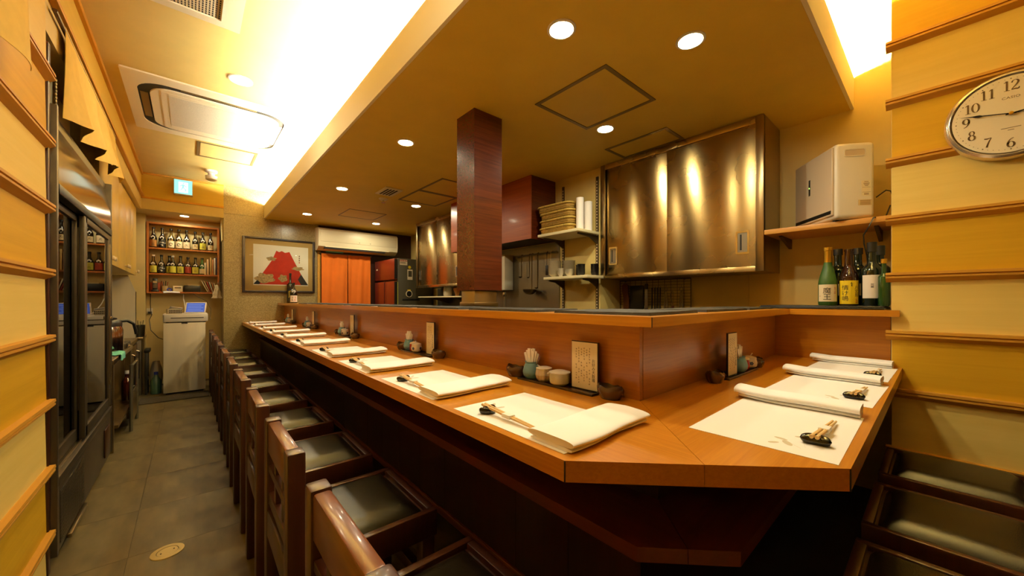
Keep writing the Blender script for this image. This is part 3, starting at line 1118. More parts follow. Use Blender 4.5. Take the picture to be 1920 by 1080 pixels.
def blue_pot(label, c, rz):
    t = thing('salt_pot', label, 'pot')
    b = obj('body', MB().lathe([(0, 0), (.02, 0), (.028, .008), (.030, .022), (.026, .038), (0, .034)], n=24), 'potwhite', t)
    for q in (PI * .82, PI * 1.25, PI * 1.65, .3):
        m = MB()
        for k in range(5):
            a = 2 * PI * k / 5
            u, v = .0042 * math.cos(a), .0042 * math.sin(a)
            P = []
            for i in range(8):
                z = 2 * PI * i / 8
                uu, vv = u + .0036 * math.cos(z), .021 + v + .0036 * math.sin(z)
                P.append((.0303 * math.cos(q + uu / .03), .0303 * math.sin(q + uu / .03), vv))
            m.poly(P)
        obj('flower_mark', m, 'blue', b)
    obj('lid', MB().lathe([(.027, .038), (.026, .044), (.010, .050), (0, .050)], n=20), 'potwhite', t)
    obj('spoon', MB().tube([(-.012, 0, .04), (-.034, .012, .056)], .002, 6), 'lid', t)
    return place(t, c, rz)


def menu_card(label, c, rz, W=.104, H=.150):
    """card faces -x in its own space; text reads right to left"""
    t = thing('menu_card', label, 'menu')
    n = 6 if W > .09 else 4
    obj('sleeve', MB().box(-.0035, .0035, -W / 2, W / 2, 0, H, .0008, 1), 'traydark', t)
    obj('sheet', MB().box(-.0042, -.0034, -W / 2 + .002, W / 2 - .002, .002, H - .003), 'menu', t)
    m = MB()
    fm = lambda u0, z0: (lambda x, y: (-.0044, -(u0 + x), z0 + y))
    text(m, vert('お好み天麩羅'), .0125, fm(W / 2 - .016, H * .42), 1)
    obj('title', m, 'ink', t)
    m = MB()
    for k, s in enumerate(MENU[:n]):
        for j in range(s + 8):
            if j in (s, s + 1, s + 4):
                continue
            scrawl(m, 0, 0, .0056, fm(W / 2 - .031 - .0105 * k, H - .022 - .0085 * j - .004 * (k % 2)), k * 31 + j)
    obj('menu_lines', m, 'inkbrown', t, kind='stuff')
    obj('foot', MB().box(-.012, .012, -W / 2 - .003, W / 2 + .003, 0, .003, .001), 'acryl', t)
    return place(t, c, rz)


def condiment_set(ox, oy, rz, where, main):
    """u runs to the diner's right along the riser, v towards the riser"""
    c, s = math.cos(rz), math.sin(rz)

    def W(u, v, z=0.0):
        return (ox + u * c - v * s, oy + u * s + v * c, ZT + z)
    t = thing('condiment_tray', 'narrow dark lacquer tray, ' + where, 'tray', (0, 0, 0), 'condiment trays')
    obj('base', MB().box(-.165, .165, -.032, .030, 0, .005, .002), 'traydark', t)
    obj('rim', MB().box(-.165, .165, -.034, -.030, 0, .008, .001).box(-.165, .165, .028, .032, 0, .008, .001).box(-.167, -.163, -.034, .032, 0, .008, .001).box(.163, .167, -.034, .032, 0, .008, .001), 'traydark', t)
    place(t, W(0, 0), rz)
    b = [W(-.212, .0), W(.212, -.006)]
    for k, p in enumerate(b):
        if k == 1 and where.endswith('far stone wall'):
            pass
        o = single('ash_bowl', bowl_mb(), 'bowl', ('brown bowl left of the tray, ', 'brown bowl right of the tray, ')[k] + where, 'bowl', 'brown leaf bowls', 60)
        place(o, p, rz + PI / 2 * 0 + .2)
    pick_vase('teal vase of paper-sleeved toothpicks, ' + where, W(-.128, 0, .006), rz, main)
    if main:
        grey_pot('striped grey lidded sauce pot, ' + where, W(-.062, -.002, .006), rz)
        wide_pot('wide pale flat-lidded relish pot, ' + where, W(.012, -.004, .006), rz)
    else:
        red_pot('red glazed pot with a cream lid, ' + where, W(-.075, .004, .006), rz)
        blue_pot('white pot with blue flower marks, ' + where, W(-.028, -.004, .006), rz)
    menu_card('upright paper menu card, ' + where, W(.108, .008, .006), rz + PI / 2, .104 if main else .082, .152 if main else .168)


for k, y in enumerate([.842, 1.838, 3.07, 4.26, 5.27]):
    condiment_set(.938, y, -PI / 2, ['nearest set to the corner on the long counter', 'second set from the corner on the long counter', 'middle set on the long counter', 'fourth set from the corner on the long counter', 'set by the far stone wall'][k], k == 0)
# the short leg has its card at the left end, pots to the right


def short_set(where):
    ox, oy = 1.62, .522
    t = thing('condiment_tray', 'narrow dark lacquer tray, ' + where, 'tray', (0, 0, 0), 'condiment trays')
    obj('base', MB().box(-.165, .165, -.032, .030, 0, .005, .002), 'traydark', t)
    obj('rim', MB().box(-.165, .165, -.034, -.030, 0, .008, .001).box(-.165, .165, .028, .032, 0, .008, .001), 'traydark', t)
    place(t, (ox, oy, ZT))
    for k, x in enumerate((1.395, 1.845)):
        o = single('ash_bowl', bowl_mb(), 'bowl', ('brown bowl left of the tray, ', 'brown bowl right of the tray, ')[k] + where, 'bowl', 'brown leaf bowls', 60)
        place(o, (x, oy - .008, ZT), .2)
    menu_card('upright paper menu card, ' + where, (1.545, oy - .012, ZT + .006), PI / 2, .092, .160)
    pick_vase('teal vase of paper-sleeved toothpicks, ' + where, (1.645, oy - .005, ZT + .006), 0, 0)
    red_pot('red glazed pot with a cream lid, ' + where, (1.712, oy + .002, ZT + .006), -.6)
    blue_pot('white pot with blue flower marks, ' + where, (1.770, oy - .004, ZT + .006), PI + .3)


short_set('set on the short counter leg')

# ================================================================== ON THE LEDGE
ZL = 1.0


def slate(cx, cy, sx, sy, rz, label):
    m = MB()
    rnd = random.Random(int(cx * 900 + cy * 77))
    n = 36
    P = []
    for k in range(n):
        a = k / n * 4
        e, q = int(a), a - int(a)
        j = rnd.uniform(-.0028, .0028)
        c = [(-1 + 2 * q, -1), (1, -1 + 2 * q), (1 - 2 * q, 1), (-1, 1 - 2 * q)][e]
        P.append((c[0] * (sx / 2 + j), c[1] * (sy / 2 + j)))
    bot = [(x, y, 0) for x, y in P]
    top = [(x * .985, y * .985, .0085 + rnd.uniform(-.0008, .0008)) for x, y in P]
    m._add(bot + top, [tuple(range(n))[::-1], tuple(range(n, 2 * n))] + [(i, (i + 1) % n, n + (i + 1) % n, n + i) for i in range(n)])
    o = single('slate_plate', m, 'slate', label, 'slate', 'slate plates on the ledge', 25)
    return place(o, (cx, cy, ZL), rz)


for k, (cx, cy) in enumerate([(1.06, 1.16), (1.06, 1.66), (1.05, 2.18), (1.055, 2.75), (1.05, 3.35), (1.05, 3.95), (1.05, 4.55)]):
    slate(cx, cy, .25, .42, random.uniform(-.03, .03), 'grey slate plate with rough edges, %s from the corner on the long ledge' % ORD[k])
slate(1.13, .70, .36, .34, .05, 'grey slate plate with rough edges lying at the ledge corner')
slate(1.60, .645, .40, .22, -.03, 'grey slate plate on the short ledge, second from its corner')
slate(2.03, .65, .36, .22, .02, 'grey slate plate on the short ledge, nearest the bottles')
o = single('black_tray', MB().box(2.27, 2.60, .15, .62, ZL, ZL + .010, .004).box(2.275, 2.595, .155, .615, ZL + .010, ZL + .016, .003), 'black', 'flat black tray under the bottles at the siding end of the ledge', 'tray')


def cyl_label(mb, R, a0, a1, z0, z1, n=14):
    mb.surf(lambda a, b: (R * math.cos(a0 + (a1 - a0) * a), R * math.sin(a0 + (a1 - a0) * a), z0 + (z1 - z0) * b), n, 1)
    return mb


def bottle(name, label, loc, face, R, H, neck, glassm, lab=None, lz=(0, 0), cap=None, caph=.03, writing=(), tagc=False, group=None, nr=None, half=1.1, shoulder=.62):
    """FACE: direction the label looks; writing: (text, size, du, z, material)"""
    t = thing(name, label, 'bottle', (0, 0, 0), group)
    nr = nr or R * .33
    s0, s1 = H * shoulder, H * neck
    prof = [(0, 0), (R * .9, 0), (R, .006), (R, s0)]
    for k in range(1, 8):
        q = k / 8
        e = (1 - math.cos(q * PI)) / 2
        prof.append((R + (nr - R) * (e * .75 + q * .25), s0 + (s1 - s0) * q))
    prof += [(nr, s1), (nr * .92, H - .012), (nr * 1.08, H - .012), (nr * 1.08, H - .002), (0, H)]
    obj('glass_body', MB().lathe(prof, n=24), glassm, t)
    if cap:
        if caph > .05:
            q0 = H - caph
            obj('foil_cap', MB().lathe([(nr * 1.14, q0), (nr * 1.08, q0 + caph * .5), (nr * 1.14, H - .016), (nr * 1.26, H - .014), (nr * 1.26, H), (0, H + .002)], n=20), cap, t)
        else:
            obj('cap', MB().lathe([(nr * 1.2, H - caph), (nr * 1.2, H + .001), (0, H + .002)], n=18), cap, t)
    if lab:
        lo = obj('label', cyl_label(MB(), R + .0006, -half, half, lz[0], lz[1]), lab, t, flip=False)
        for (s, size, du, z, m) in writing:
            mb = MB()
            if s == 'ring':
                for k in range(18):
                    a, b = 2 * PI * k / 18 * .85, 2 * PI * (k + 1) / 18 * .85
                    P = [(r * math.cos(q), r * math.sin(q)) for r, q in ((size, a), (size, b), (size * .6, b), (size * .6, a))]
                    mb.poly([((R + .001) * math.cos((x + du) / R), (R + .001) * math.sin((x + du) / R), z + y) for x, y in P])
            elif s == 'splash':
                rn = random.Random(5)
                for k in range(9):
                    cx, cy, r = rn.uniform(-1, 1) * size, rn.uniform(-.8, .8) * size, rn.uniform(.2, .42) * size
                    mb.poly([((R + .001) * math.cos((cx + r * math.cos(2 * PI * i / 9) + du) / R), (R + .001) * math.sin((cx + r * math.cos(2 * PI * i / 9) + du) / R), z + cy + .6 * r * math.sin(2 * PI * i / 9)) for i in range(9)])
            elif s.startswith('~'):
                for k in range(len(s)):
                    scrawl(mb, 0, (len(s) / 2 - .5 - k) * size * 1.05, size, lambda x, y: ((R + .0011) * math.cos((x + du) / R), (R + .0011) * math.sin((x + du) / R), z + y), k + int(z * 1000))
            else:
                text(mb, s, size, lambda x, y: ((R + .0011) * math.cos((x + du) / R), (R + .0011) * math.sin((x + du) / R), z + y), 1.0, .003)
            obj('lettering', mb, m, lo, flip=False, kind='stuff')
    if tagc:
        zc = s0 + (s1 - s0) * .10
        rr = R + .0012
        mb = MB()
        mb.poly([(rr * math.cos(q), rr * math.sin(q), zz_) for q, zz_ in ((-.62, zc + .012), (0, zc - .022), (.62, zc + .012), (0, zc + .03))])
        obj('neck_tag', mb, 'lb_white', t)
    return place(t, loc, face)


FW = PI + .06        # bottles on the ledge look towards -x
bottle('shochu_bottle', 'frosted green bottle with gold foil neck and cream label, leftmost of the ledge bottles', (2.43, .362, ZL + .016), FW + .05, .0385, .292, .80, 'g_frost', 'lb_cream', (.020, .105), 'foil', .075,
       [(vert('魔王'), .033, -.002, .060, 'ink'), (vert('名門の粋'), .0095, .030, .075, 'inkred'), ('~', .007, -.032, .048, 'inkred')], nr=.0145, shoulder=.36)
bottle('shochu_bottle', 'brown bottle with a bright yellow label beside the frosted green one', (2.44, .284, ZL + .016), FW + .05, .0375, .278, .74, 'g_brown', 'lb_yellow', (.008, .122), None, .03,
       [(vert('情け嶋'), .027, -.014, .062, 'ink'), ('~~', .010, .010, .104, 'ink'), (vert('八丈島'), .019, .030, .070, 'ink'), ('~~', .010, .028, .022, 'inkred')], nr=.017, shoulder=.46)
bottle('wine_bottle', 'dark green bottle with a plain white label, right of the yellow-labelled one', (2.44, .203, ZL + .016), FW + .12, .0375, .300, .70, 'g_wine', 'lb_white', (.036, .145), 'black', .045,
       [(vert('阿龍'), .011, -.002, .095, 'ink')], nr=.0155, shoulder=.55)
o = bottle('wine_bottle', 'dark bottle standing behind the yellow-labelled and green bottles', (2.54, .338, ZL + .016), FW, .038, .290, .72, 'g_wine', 'lb_cream', (.05, .11), 'black', .03, nr=.016)
bottle('wine_bottle', 'dark bottle behind, half hidden between the yellow and white labels', (2.545, .262, ZL + .016), FW, .038, .288, .72, 'g_wine', 'lb_tan', (.05, .11), 'black', .03, nr=.016)
bottle('wine_bottle', 'dark bottle at the rear right, only its neck and cap showing', (2.55, .184, ZL + .016), FW, .037, .292, .72, 'g_wine', None, (0, 0), 'black', .045, nr=.016)
t = bottle('small_bottle', 'small green bottle tucked against the siding wall end', (2.40, .160, ZL + .016), FW, .020, .215, .7, 'g_green', None, (0, 0), 'foil', .02, nr=.009)
bottle('shochu_bottle', 'tall black bottle with gold writing at the far end of the ledge', (1.02, 5.72, ZL), -PI / 2 - .15, .041, .40, .70, 'g_dark', 'lb_black', (.02, .19), 'black', .03, [(vert('金黒'), .052, 0, .12, 'inkgold')], nr=.013)
bottle('shochu_bottle', 'short dark bottle with a white label beside the tall black one at the far end', (1.02, 5.50, ZL), -PI / 2 - .15, .043, .265, .80, 'g_dark', 'lb_white', (.015, .10), 'black', .02, [('~~~', .020, .014, .055, 'inkred'), ('~~~', .018, -.016, .055, 'ink')], tagc=True, nr=.012, shoulder=.5)

# ================================================================== CLOCK
def stroke(mb, pts, ws, f, n=8):
    """calligraphic stroke: points and half-widths, smoothed"""
    P = [Vector((p[0], p[1], 0)) for p in pts]
    Q, Wd = [], []
    for i in range(len(P) - 1):
        p0, p1, p2, p3 = P[max(i - 1, 0)], P[i], P[i + 1], P[min(i + 2, len(P) - 1)]
        for k in range(n):
            t = k / n
            Q.append(.5 * ((2 * p1) + (p2 - p0) * t + (2 * p0 - 5 * p1 + 4 * p2 - p3) * t * t + (3 * p1 - p0 - 3 * p2 + p3) * t ** 3))
            Wd.append(ws[i] * (1 - t) + ws[i + 1] * t)
    Q.append(P[-1])
    Wd.append(ws[-1])
    L_, R_ = [], []
    for i, q in enumerate(Q):
        d = (Q[min(i + 1, len(Q) - 1)] - Q[max(i - 1, 0)])
        d = d.normalized() if d.length > 1e-9 else Vector((1, 0, 0))
        nn = Vector((-d.y, d.x, 0)) * Wd[i]
        L_.append(q + nn)
        R_.append(q - nn)
    vs = [f(v.x, v.y) for v in L_] + [f(v.x, v.y) for v in R_]
    m = len(Q)
    mb._add(vs, [(i, i + 1, m + i + 1, m + i) for i in range(m - 1)])


def ell(cx, cy, rx, ry, a0, a1, thick, thin, n=14):
    pts, ws = [], []
    for k in range(n + 1):
        a = math.radians(a0 + (a1 - a0) * k / n)
        pts.append((cx + rx * math.cos(a), cy + ry * math.sin(a)))
        ws.append(thin + (thick - thin) * abs(math.cos(a)) ** 1.5)
    return pts, ws


TK, TN = .075, .022
GL = {
    '0': [ell(.3, .5, .22, .46, 0, 360, TK, TN, 24)],
    '1': [([(.3, .97), (.3, .5), (.3, .03)], [TK * .9] * 3), ([(.12, .82), (.3, .95)], [TN, .05]), ([(.12, .02), (.48, .02)], [TN, TN])],
    '2': [([(.10, .74), (.16, .90), (.31, .975), (.46, .88), (.49, .72), (.38, .48), (.20, .24), (.08, .07)], [.06, .04, TN, .06, TK, .06, .04, TN]), ([(.08, .06), (.3, .07), (.5, .04), (.55, .2)], [.05, .06, .055, TN])],
    '3': [([(.1, .80), (.2, .93), (.32, .97), (.45, .86), (.44, .68), (.26, .56)], [.05, .03, TN, .06, .06, TN]), ([(.26, .56), (.46, .46), (.5, .26), (.38, .06), (.22, .02), (.08, .16)], [TN, .05, TK, .04, TN, .06])],
    '4': [([(.40, .97), (.40, .03)], [TK * .9, TK * .9]), ([(.40, .97), (.06, .30)], [TN, TN]), ([(.05, .28), (.56, .28)], [TN * 1.3, TN * 1.3]), ([(.26, .02), (.54, .02)], [TN, TN])],
    '5': [([(.48, .94), (.3, .92), (.14, .94)], [TN, .06, TN]), ([(.14, .94), (.12, .55)], [TN, TN]), ([(.12, .55), (.3, .63), (.47, .5), (.48, .26), (.34, .05), (.2, .02), (.08, .14)], [TN, TN, .06, TK, .04, TN, .06])],
    '6': [ell(.3, .29, .2, .27, 0, 360, TK, TN, 20), ([(.46, .93), (.26, .80), (.12, .52), (.10, .30)], [TN, .035, .06, TK])],
    '7': [([(.06, .93), (.25, .89), (.52, .95)], [.05, .06, TN]), ([(.52, .95), (.36, .55), (.22, .02)], [TN, .05, TK])],
    '8': [ell(.3, .74, .16, .22, 0, 360, .055, TN, 18), ell(.3, .27, .2, .25, 0, 360, TK, TN, 18)],
    '9': [ell(.3, .69, .2, .27, 0, 360, TK, TN, 20), ([(.14, .05), (.34, .18), (.48, .46), (.50, .68)], [TN, .035, .06, TK])],
}
CY, CZ, CR = -.176, 1.720, .158
t = thing('wall_clock', 'round white wall clock with silver rim and serif numerals on the siding', 'clock', (2.27, CY, CZ))


def cf(u, v, d=0.0):                      # u to the right as read, v up, d out of the wall
    return (2.2462 - d, CY - u, CZ + v)


rim = MB().lathe([(CR, 0), (CR, .020), (CR - .006, .032), (CR - .013, .035), (CR - .019, .030), (CR - .022, .022), (CR - .022, 0)], n=64)
rim.tf(Matrix.Translation((2.279, CY, CZ)) @ Matrix.Rotation(-PI / 2, 4, 'Y'))
obj('rim', rim, 'clockrim', t, angle=60)
fc = MB().lathe([(CR - .02, .026), (0, .0265)], n=64)
fc.tf(Matrix.Translation((2.2725, CY, CZ)) @ Matrix.Rotation(-PI / 2, 4, 'Y'))
face = obj('face', fc, 'clockface', t)
for hnum in range(1, 13):
    a = PI / 2 - hnum * PI / 6
    cx, cy = .103 * math.cos(a), .103 * math.sin(a)
    s = str(hnum)
    m = MB()
    hh = .036
    for k, ch in enumerate(s):
        x0 = cx + (k - (len(s) - 1) / 2) * hh * .50 - .3 * hh
        for pts, ws in GL[ch]:
            stroke(m, pts, ws, lambda x, y: cf(x0 + x * hh, cy - hh / 2 + y * hh, .0006))
    obj('numeral', m, 'clocknum', t)
m = MB()
for k in range(60):
    a = k * PI / 30
    r = .0011 if k % 5 else .002
    m.poly([cf(.1275 * math.cos(a) + r * math.cos(q), .1275 * math.sin(a) + r * math.sin(q), .0006) for q in [2 * PI * i / 6 for i in range(6)]])
obj('minute_dots', m, 'clocknum', t)
m = MB()
text(m, 'CASIO', .012, lambda x, y: cf(x, .060 + y, .0007), 1.2)
obj('maker_lettering', m, 'clocknum', t)
m = MB()
for u0, u1, v in ((-.022, .022, -.050), (-.007, .007, -.058)):
    m.poly([cf(u0, v - .0009, .0007), cf(u1, v - .0009, .0007), cf(u1, v + .0009, .0007), cf(u0, v + .0009, .0007)])
obj('small_print', m, 'inkbrown', t, kind='stuff')


def hand(name, ang, ln, tail, w, d):
    m = MB()
    a = math.radians(90 - ang)
    P = [(-tail, -w * .5), (0, -w * .5), (ln * .55, -w * .55), (ln * .62, -w * 1.5), (ln * .70, -w * 1.2), (ln * .76, -w * .4), (ln, 0), (ln * .76, w * .4), (ln * .70, w * 1.2), (ln * .62, w * 1.5), (ln * .55, w * .55), (0, w * .5), (-tail, w * .5)]
    Q = [(x * math.cos(a) - y * math.sin(a), x * math.sin(a) + y * math.cos(a)) for x, y in P]
    n = len(Q)
    m._add([cf(u, v, d) for u, v in Q] + [cf(u, v, d + .0012) for u, v in Q], [tuple(range(n)), tuple(range(2 * n - 1, n - 1, -1))] + [(i, (i + 1) % n, n + (i + 1) % n, n + i) for i in range(n)])
    obj(name, m, 'ink', t)


hand('minute_hand', 281, .118, .012, .0030, .006)
hand('hour_hand', 84, .082, .012, .0042, .003)
hand('second_hand', 281.5, .124, .03, .0010, .009)
hb = MB().lathe([(.0055, 0), (.0055, .012), (0, .0125)], n=16)
hb.tf(Matrix.Translation((2.2462, CY, CZ)) @ Matrix.Rotation(-PI / 2, 4, 'Y'))
obj('centre_cap', hb, 'foil', t)
gl = MB().lathe([(CR - .0215, .0), (0, .0)], n=48)
gl.tf(Matrix.Translation((2.2525 - .018, CY, CZ)) @ Matrix.Rotation(-PI / 2, 4, 'Y'))
obj('glass_cover', gl, glass('clock_glass', (255, 255, 252), 0, 1.15), t)

# ================================================================== AIR PURIFIER AND ITS SHELF
t = thing('wall_shelf', 'light wooden wall shelf carrying the white air purifier', 'shelf', (2.66, .4, 1.42))
obj('board', MB().box(2.49, 2.824, .135, .653, 1.418, 1.445, .002), 'shelfboard', t)
for y in (.2, .6):
    obj('bracket', MB().prism([(2.824, 1.418), (2.824, 1.36), (2.60, 1.412), (2.60, 1.418)], 'y', y - .008, y + .008), 'bracket', t)

t = thing('air_purifier', 'white air purifier turned at an angle on the wooden wall shelf', 'air purifier')
# local: origin at the near bottom corner; x along the front panel (away), y = towards the wall side (negative y visible side)
PW, PD, PH = .36, .174, .384
b = MB().box(0, PW, -PD, 0, .006, PH, .022, 4)
obj('body', b, 'white', t, angle=60)
obj('front_panel', MB().box(.012, PW - .012, -.004, .008, .024, PH - .014, .006, 3), 'beigefront', t, angle=60)
obj('outlet_slot', MB().box(.02, PW - .02, .0078, .0088, .034, .052), 'black', t)
pn = obj('display_strip', MB().box(PW * .545, PW * .585, .0078, .0088, .175, .262), 'black', t)
obj('status_light', MB().box(PW * .56, PW * .572, .0088, .0094, .214, .220), 'led', pn)
hd = MB()
ringplate(hd, [(x, z) for x, z in rrect(-PD + .042, -.036, PH - .072, PH - .032, .010)], [(x, z) for x, z in rrect(-PD + .047, -.041, PH - .067, PH - .037, .008)], 0, .003)
hd.tf(Matrix(((0, 0, -1, .0005), (1, 0, 0, 0), (0, 1, 0, 0), (0, 0, 0, 1))))
obj('handle_rim', hd, 'white', t)
obj('handle_recess', MB().box(-.0010, .004, -PD + .047, -.041, PH - .067, PH - .037), 'beigefront', t)
st = MB()
lb = obj('rating_label', MB().box(-.0010, .001, -PD + .020, -PD + .062, .115, .190), 'ac', t)
for k, (z, w_) in enumerate([(.184, .018), (.176, .026), (.170, .022), (.164, .014), (.126, .02), (.121, .02)]):
    st.box(-.0014, -.0009, -PD + .041 - w_ / 2, -PD + .041 + w_ / 2, z - .0012, z + .0012)
st.box(-.0014, -.0009, -PD + .023, -PD + .059, .132, .133).box(-.0014, -.0009, -PD + .023, -PD + .059, .156, .157)
obj('label_lines', st, 'inkbrown', lb)
wl_ = obj('warning_sticker', MB().box(-.0010, .001, -PD + .018, -PD + .075, .068, .096), 'lb_tan', t)
st = MB()
for z in (.090, .084, .078, .073):
    st.box(-.0014, -.0009, -PD + .024, -PD + .068, z - .001, z + .001)
obj('sticker_lines', st, 'inkbrown', wl_)
for x in (.05, PW - .05):
    for y in (-.03, -PD + .03):
        obj('foot', MB().lathe([(.012, 0), (.012, .008)], (x, y, 0), 12), 'black', t)
M_ = Matrix(((.793, -.609, 0), (.609, .793, 0), (0, 0, 1)))
place(t, (2.44, .335, 1.445), math.atan2(.609, .793))
cord = MB().tube([(2.60, .20, 1.56), (2.66, .17, 1.60), (2.70, .155, 1.60), (2.72, .15, 1.58)], .003, 6)
single('power_cord', cord, 'black', 'short black power cord looping behind the air purifier to the wall end', 'cord')
cord = MB().tube([(2.66, .155, 1.52), (2.58, .165, 1.455), (2.478, .20, 1.44), (2.47, .215, 1.40), (2.475, .235, 1.36), (2.49, .235, 1.32), (2.50, .225, 1.26), (2.51, .222, 1.20), (2.51, .225, 1.02)], .0032, 6)
single('power_cord', cord, 'black', 'black cord hanging over the shelf edge down behind the bottles', 'cord')


# ================================================================== STEEL WALL CABINETS
def cabinet(y0, y1, label, x0=2.49):
    x1, z0, z1 = 2.822, 1.212, ZS - .002
    t = thing('wall_cabinet', label, 'cabinet', ((x0 + x1) / 2, (y0 + y1) / 2, z0))
    obj('end_panel', MB().box(x0 + .012, x1, y0, y0 + .012, z0, z1), 'steel2', t)
    obj('end_panel', MB().box(x0 + .012, x1, y1 - .012, y1, z0, z1), 'steel2', t)
    obj('bottom_panel', MB().box(x0 + .012, x1, y0 + .012, y1 - .012, z0 + .002, z0 + .02), 'steel2', t)
    obj('back_panel', MB().box(x1 - .01, x1, y0 + .012, y1 - .012, z0 + .02, z1), 'sheet', t)
    obj('top_rail', MB().box(x0, x0 + .03, y0 + .0405, y1 - .0405, z1 - .042, z1, .002), 'steel', t)
    obj('bottom_rail', MB().box(x0, x0 + .03, y0 + .0405, y1 - .0405, z0, z0 + .030, .002), 'steel', t)
    obj('stile', MB().box(x0, x0 + .03, y0, y0 + .040, z0, z1, .002), 'steel2', t)
    obj('stile', MB().box(x0, x0 + .03, y1 - .040, y1, z0, z1, .002), 'steel2', t)
    ym = (y0 + y1) / 2 + .016
    for k, (a, b, x, hy) in enumerate(((y0 + .041, ym, x0 + .006, y0 + .11), (ym - .02, y1 - .05, x0 + .018, y1 - .105))):
        d = obj('sliding_door', MB().box(x, x + .010, a, b, z0 + .031, z1 - .043, .0015), 'steel', t)
        h = MB()
        ringplate(h, rrect(hy - .036, hy + .036, 1.318, 1.458, .006), rrect(hy - .026, hy + .026, 1.330, 1.446, .004), 0, .004)
        h.tf(Matrix(((0, 0, -1, x + .0005), (1, 0, 0, 0), (0, 1, 0, 0), (0, 0, 0, 1))))
        obj('pull_rim', h, 'chrome', d)
        obj('pull_recess', MB().box(x - .0008, x + .001, hy - .026, hy + .026, 1.330, 1.446), 'sheet', d)
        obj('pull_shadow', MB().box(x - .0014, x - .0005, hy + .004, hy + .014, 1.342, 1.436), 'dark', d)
    return t


cabinet(.655, 1.776, 'near stainless steel wall cabinet with two sliding doors above the ledge')
cabinet(3.68, 4.86, 'far stainless steel wall cabinet with sliding doors behind the pillar', 2.42)

# range hood casing
t = thing('hood_casing', 'glossy red-brown wood casing hanging from the kitchen ceiling behind the pillar', 'hood', (2.36, 2.9, ZS))
obj('front_panel', MB().box(2.21, 2.218, 2.29, 3.58, 1.572, ZS - .001), 'hood', t)
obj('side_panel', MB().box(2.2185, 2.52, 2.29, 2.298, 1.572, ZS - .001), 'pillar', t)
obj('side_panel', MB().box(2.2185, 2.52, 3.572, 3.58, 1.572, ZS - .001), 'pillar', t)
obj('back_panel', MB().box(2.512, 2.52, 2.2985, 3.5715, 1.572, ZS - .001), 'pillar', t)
obj('black_underside', MB().box(2.2185, 2.5115, 2.2985, 3.5715, 1.575, 1.60), 'black', t)

t = thing('gas_heater', 'white boxy water heater on the kitchen wall beside the pillar', 'heater', (2.45, 3.04, 1.2))
obj('case', MB().box(2.39, 2.508, 2.86, 3.24, 1.143, 1.50, .006), 'cabwhite', t)
obj('control_plate', MB().box(2.386, 2.391, 2.92, 2.99, 1.28, 1.39), 'beigefront', t)
obj('pipe', MB().tube([(2.45, 2.93, 1.143), (2.45, 2.93, .95)], .012, 8), 'wire', t)
obj('pipe', MB().tube([(2.45, 3.08, 1.143), (2.45, 3.08, .95)], .012, 8), 'wire', t)
obj('valve', MB().box(2.434, 2.466, 2.915, 2.945, 1.08, 1.12, .003), 'chrome', t)

# ================================================================== OPEN SHELVES
for k, y in enumerate((2.19, 1.825)):
    t = thing('shelf_standard', ('slotted shelf standard on the left of the open shelves', 'slotted shelf standard on the right, beside the near cabinet')[k], 'bracket rail', (2.51, y, 1.5))
    obj('rail', MB().box(2.509, 2.5195, y - .011, y + .011, .93, 2.05), 'bracket', t)
    m = MB()
    for j in range(44):
        m.box(2.5082, 2.5095, y - .0035, y + .0035, .95 + j * .0245, .963 + j * .0245)
    obj('slots', m, 'lb_cream', t, kind='stuff')


def openshelf(x0, z, y0, y1, label):
    t = thing('open_shelf', label, 'shelf', (2.4, (y0 + y1) / 2, z))
    obj('board', MB().box(x0, 2.4875, y0, y1, z - .022, z, .002), 'whiteshelf', t)
    for y in (2.19, 1.825):
        if y0 < y < y1 + .01:
            obj('bracket', MB().prism([(2.508, z - .0225), (2.508, z - .09), (2.41, z - .043), (x0 + .05, z - .034), (x0 + .05, z - .0225)], 'y', y - .006, y + .006), 'bracket', t)


openshelf(2.215, 1.591, 1.785, 2.215, 'upper open white shelf holding bamboo baskets and white rolls')
openshelf(2.28, 1.236, 1.745, 2.21, 'lower open white shelf holding stacked plates and black cups')


def basket(z, dx, dy, rz, label):
    t = thing('bamboo_basket', label, 'basket', (0, 0, 0), 'stacked bamboo baskets')
    L_, W_, H_ = .355, .215, .056

    def ring(sx, sy, zz, r):
        return [(x, y, zz) for x, y in rrect(-sx / 2, sx / 2, -sy / 2, sy / 2, r, 5)]
    m = MB()
    rows = [(W_ - .035, L_ - .035, 0, .035), (W_ - .015, L_ - .015, .006, .045), (W_ - .008, L_ - .008, H_ - .012, .05)]
    vs, fs = [], []
    for sx, sy, zz, r in rows:
        vs += ring(sx, sy, zz, r)
    n = len(ring(1, 1, 0, .1))
    for q in range(2):
        fs += [(q * n + i, q * n + (i + 1) % n, (q + 1) * n + (i + 1) % n, (q + 1) * n + i) for i in range(n)]
    fs.append(tuple(range(n)))
    m._add(vs, fs)
    obj('woven_side', m, 'basket', t, angle=70)
    for s in range(3):
        p = ring(W_ - .010, L_ - .010, .012 + .015 * s, .05)
        obj('weave_band', MB().tube(p + p[:1], .0028, 5, False), 'basket', t)
    p = ring(W_, L_, H_ - .004, .05)
    m = MB().tube(p + p[:1], .0085, 8, False)
    r = obj('rim', m, 'bamboo', t, angle=70)
    kn = MB()
    for x, y in ((-W_ / 2, -.045), (-W_ / 2, .08), (-W_ / 2, -.115), (-.027, -L_ / 2)):
        kn.ball((x, y, H_ - .004), .0097, (1.0, .2, 1.0) if abs(x) > .1 else (.2, 1, 1), 10, 6)
    obj('rim_binding', kn, 'bracket', r)
    return place(t, (2.365 + dx, 2.072 + dy, z), rz)


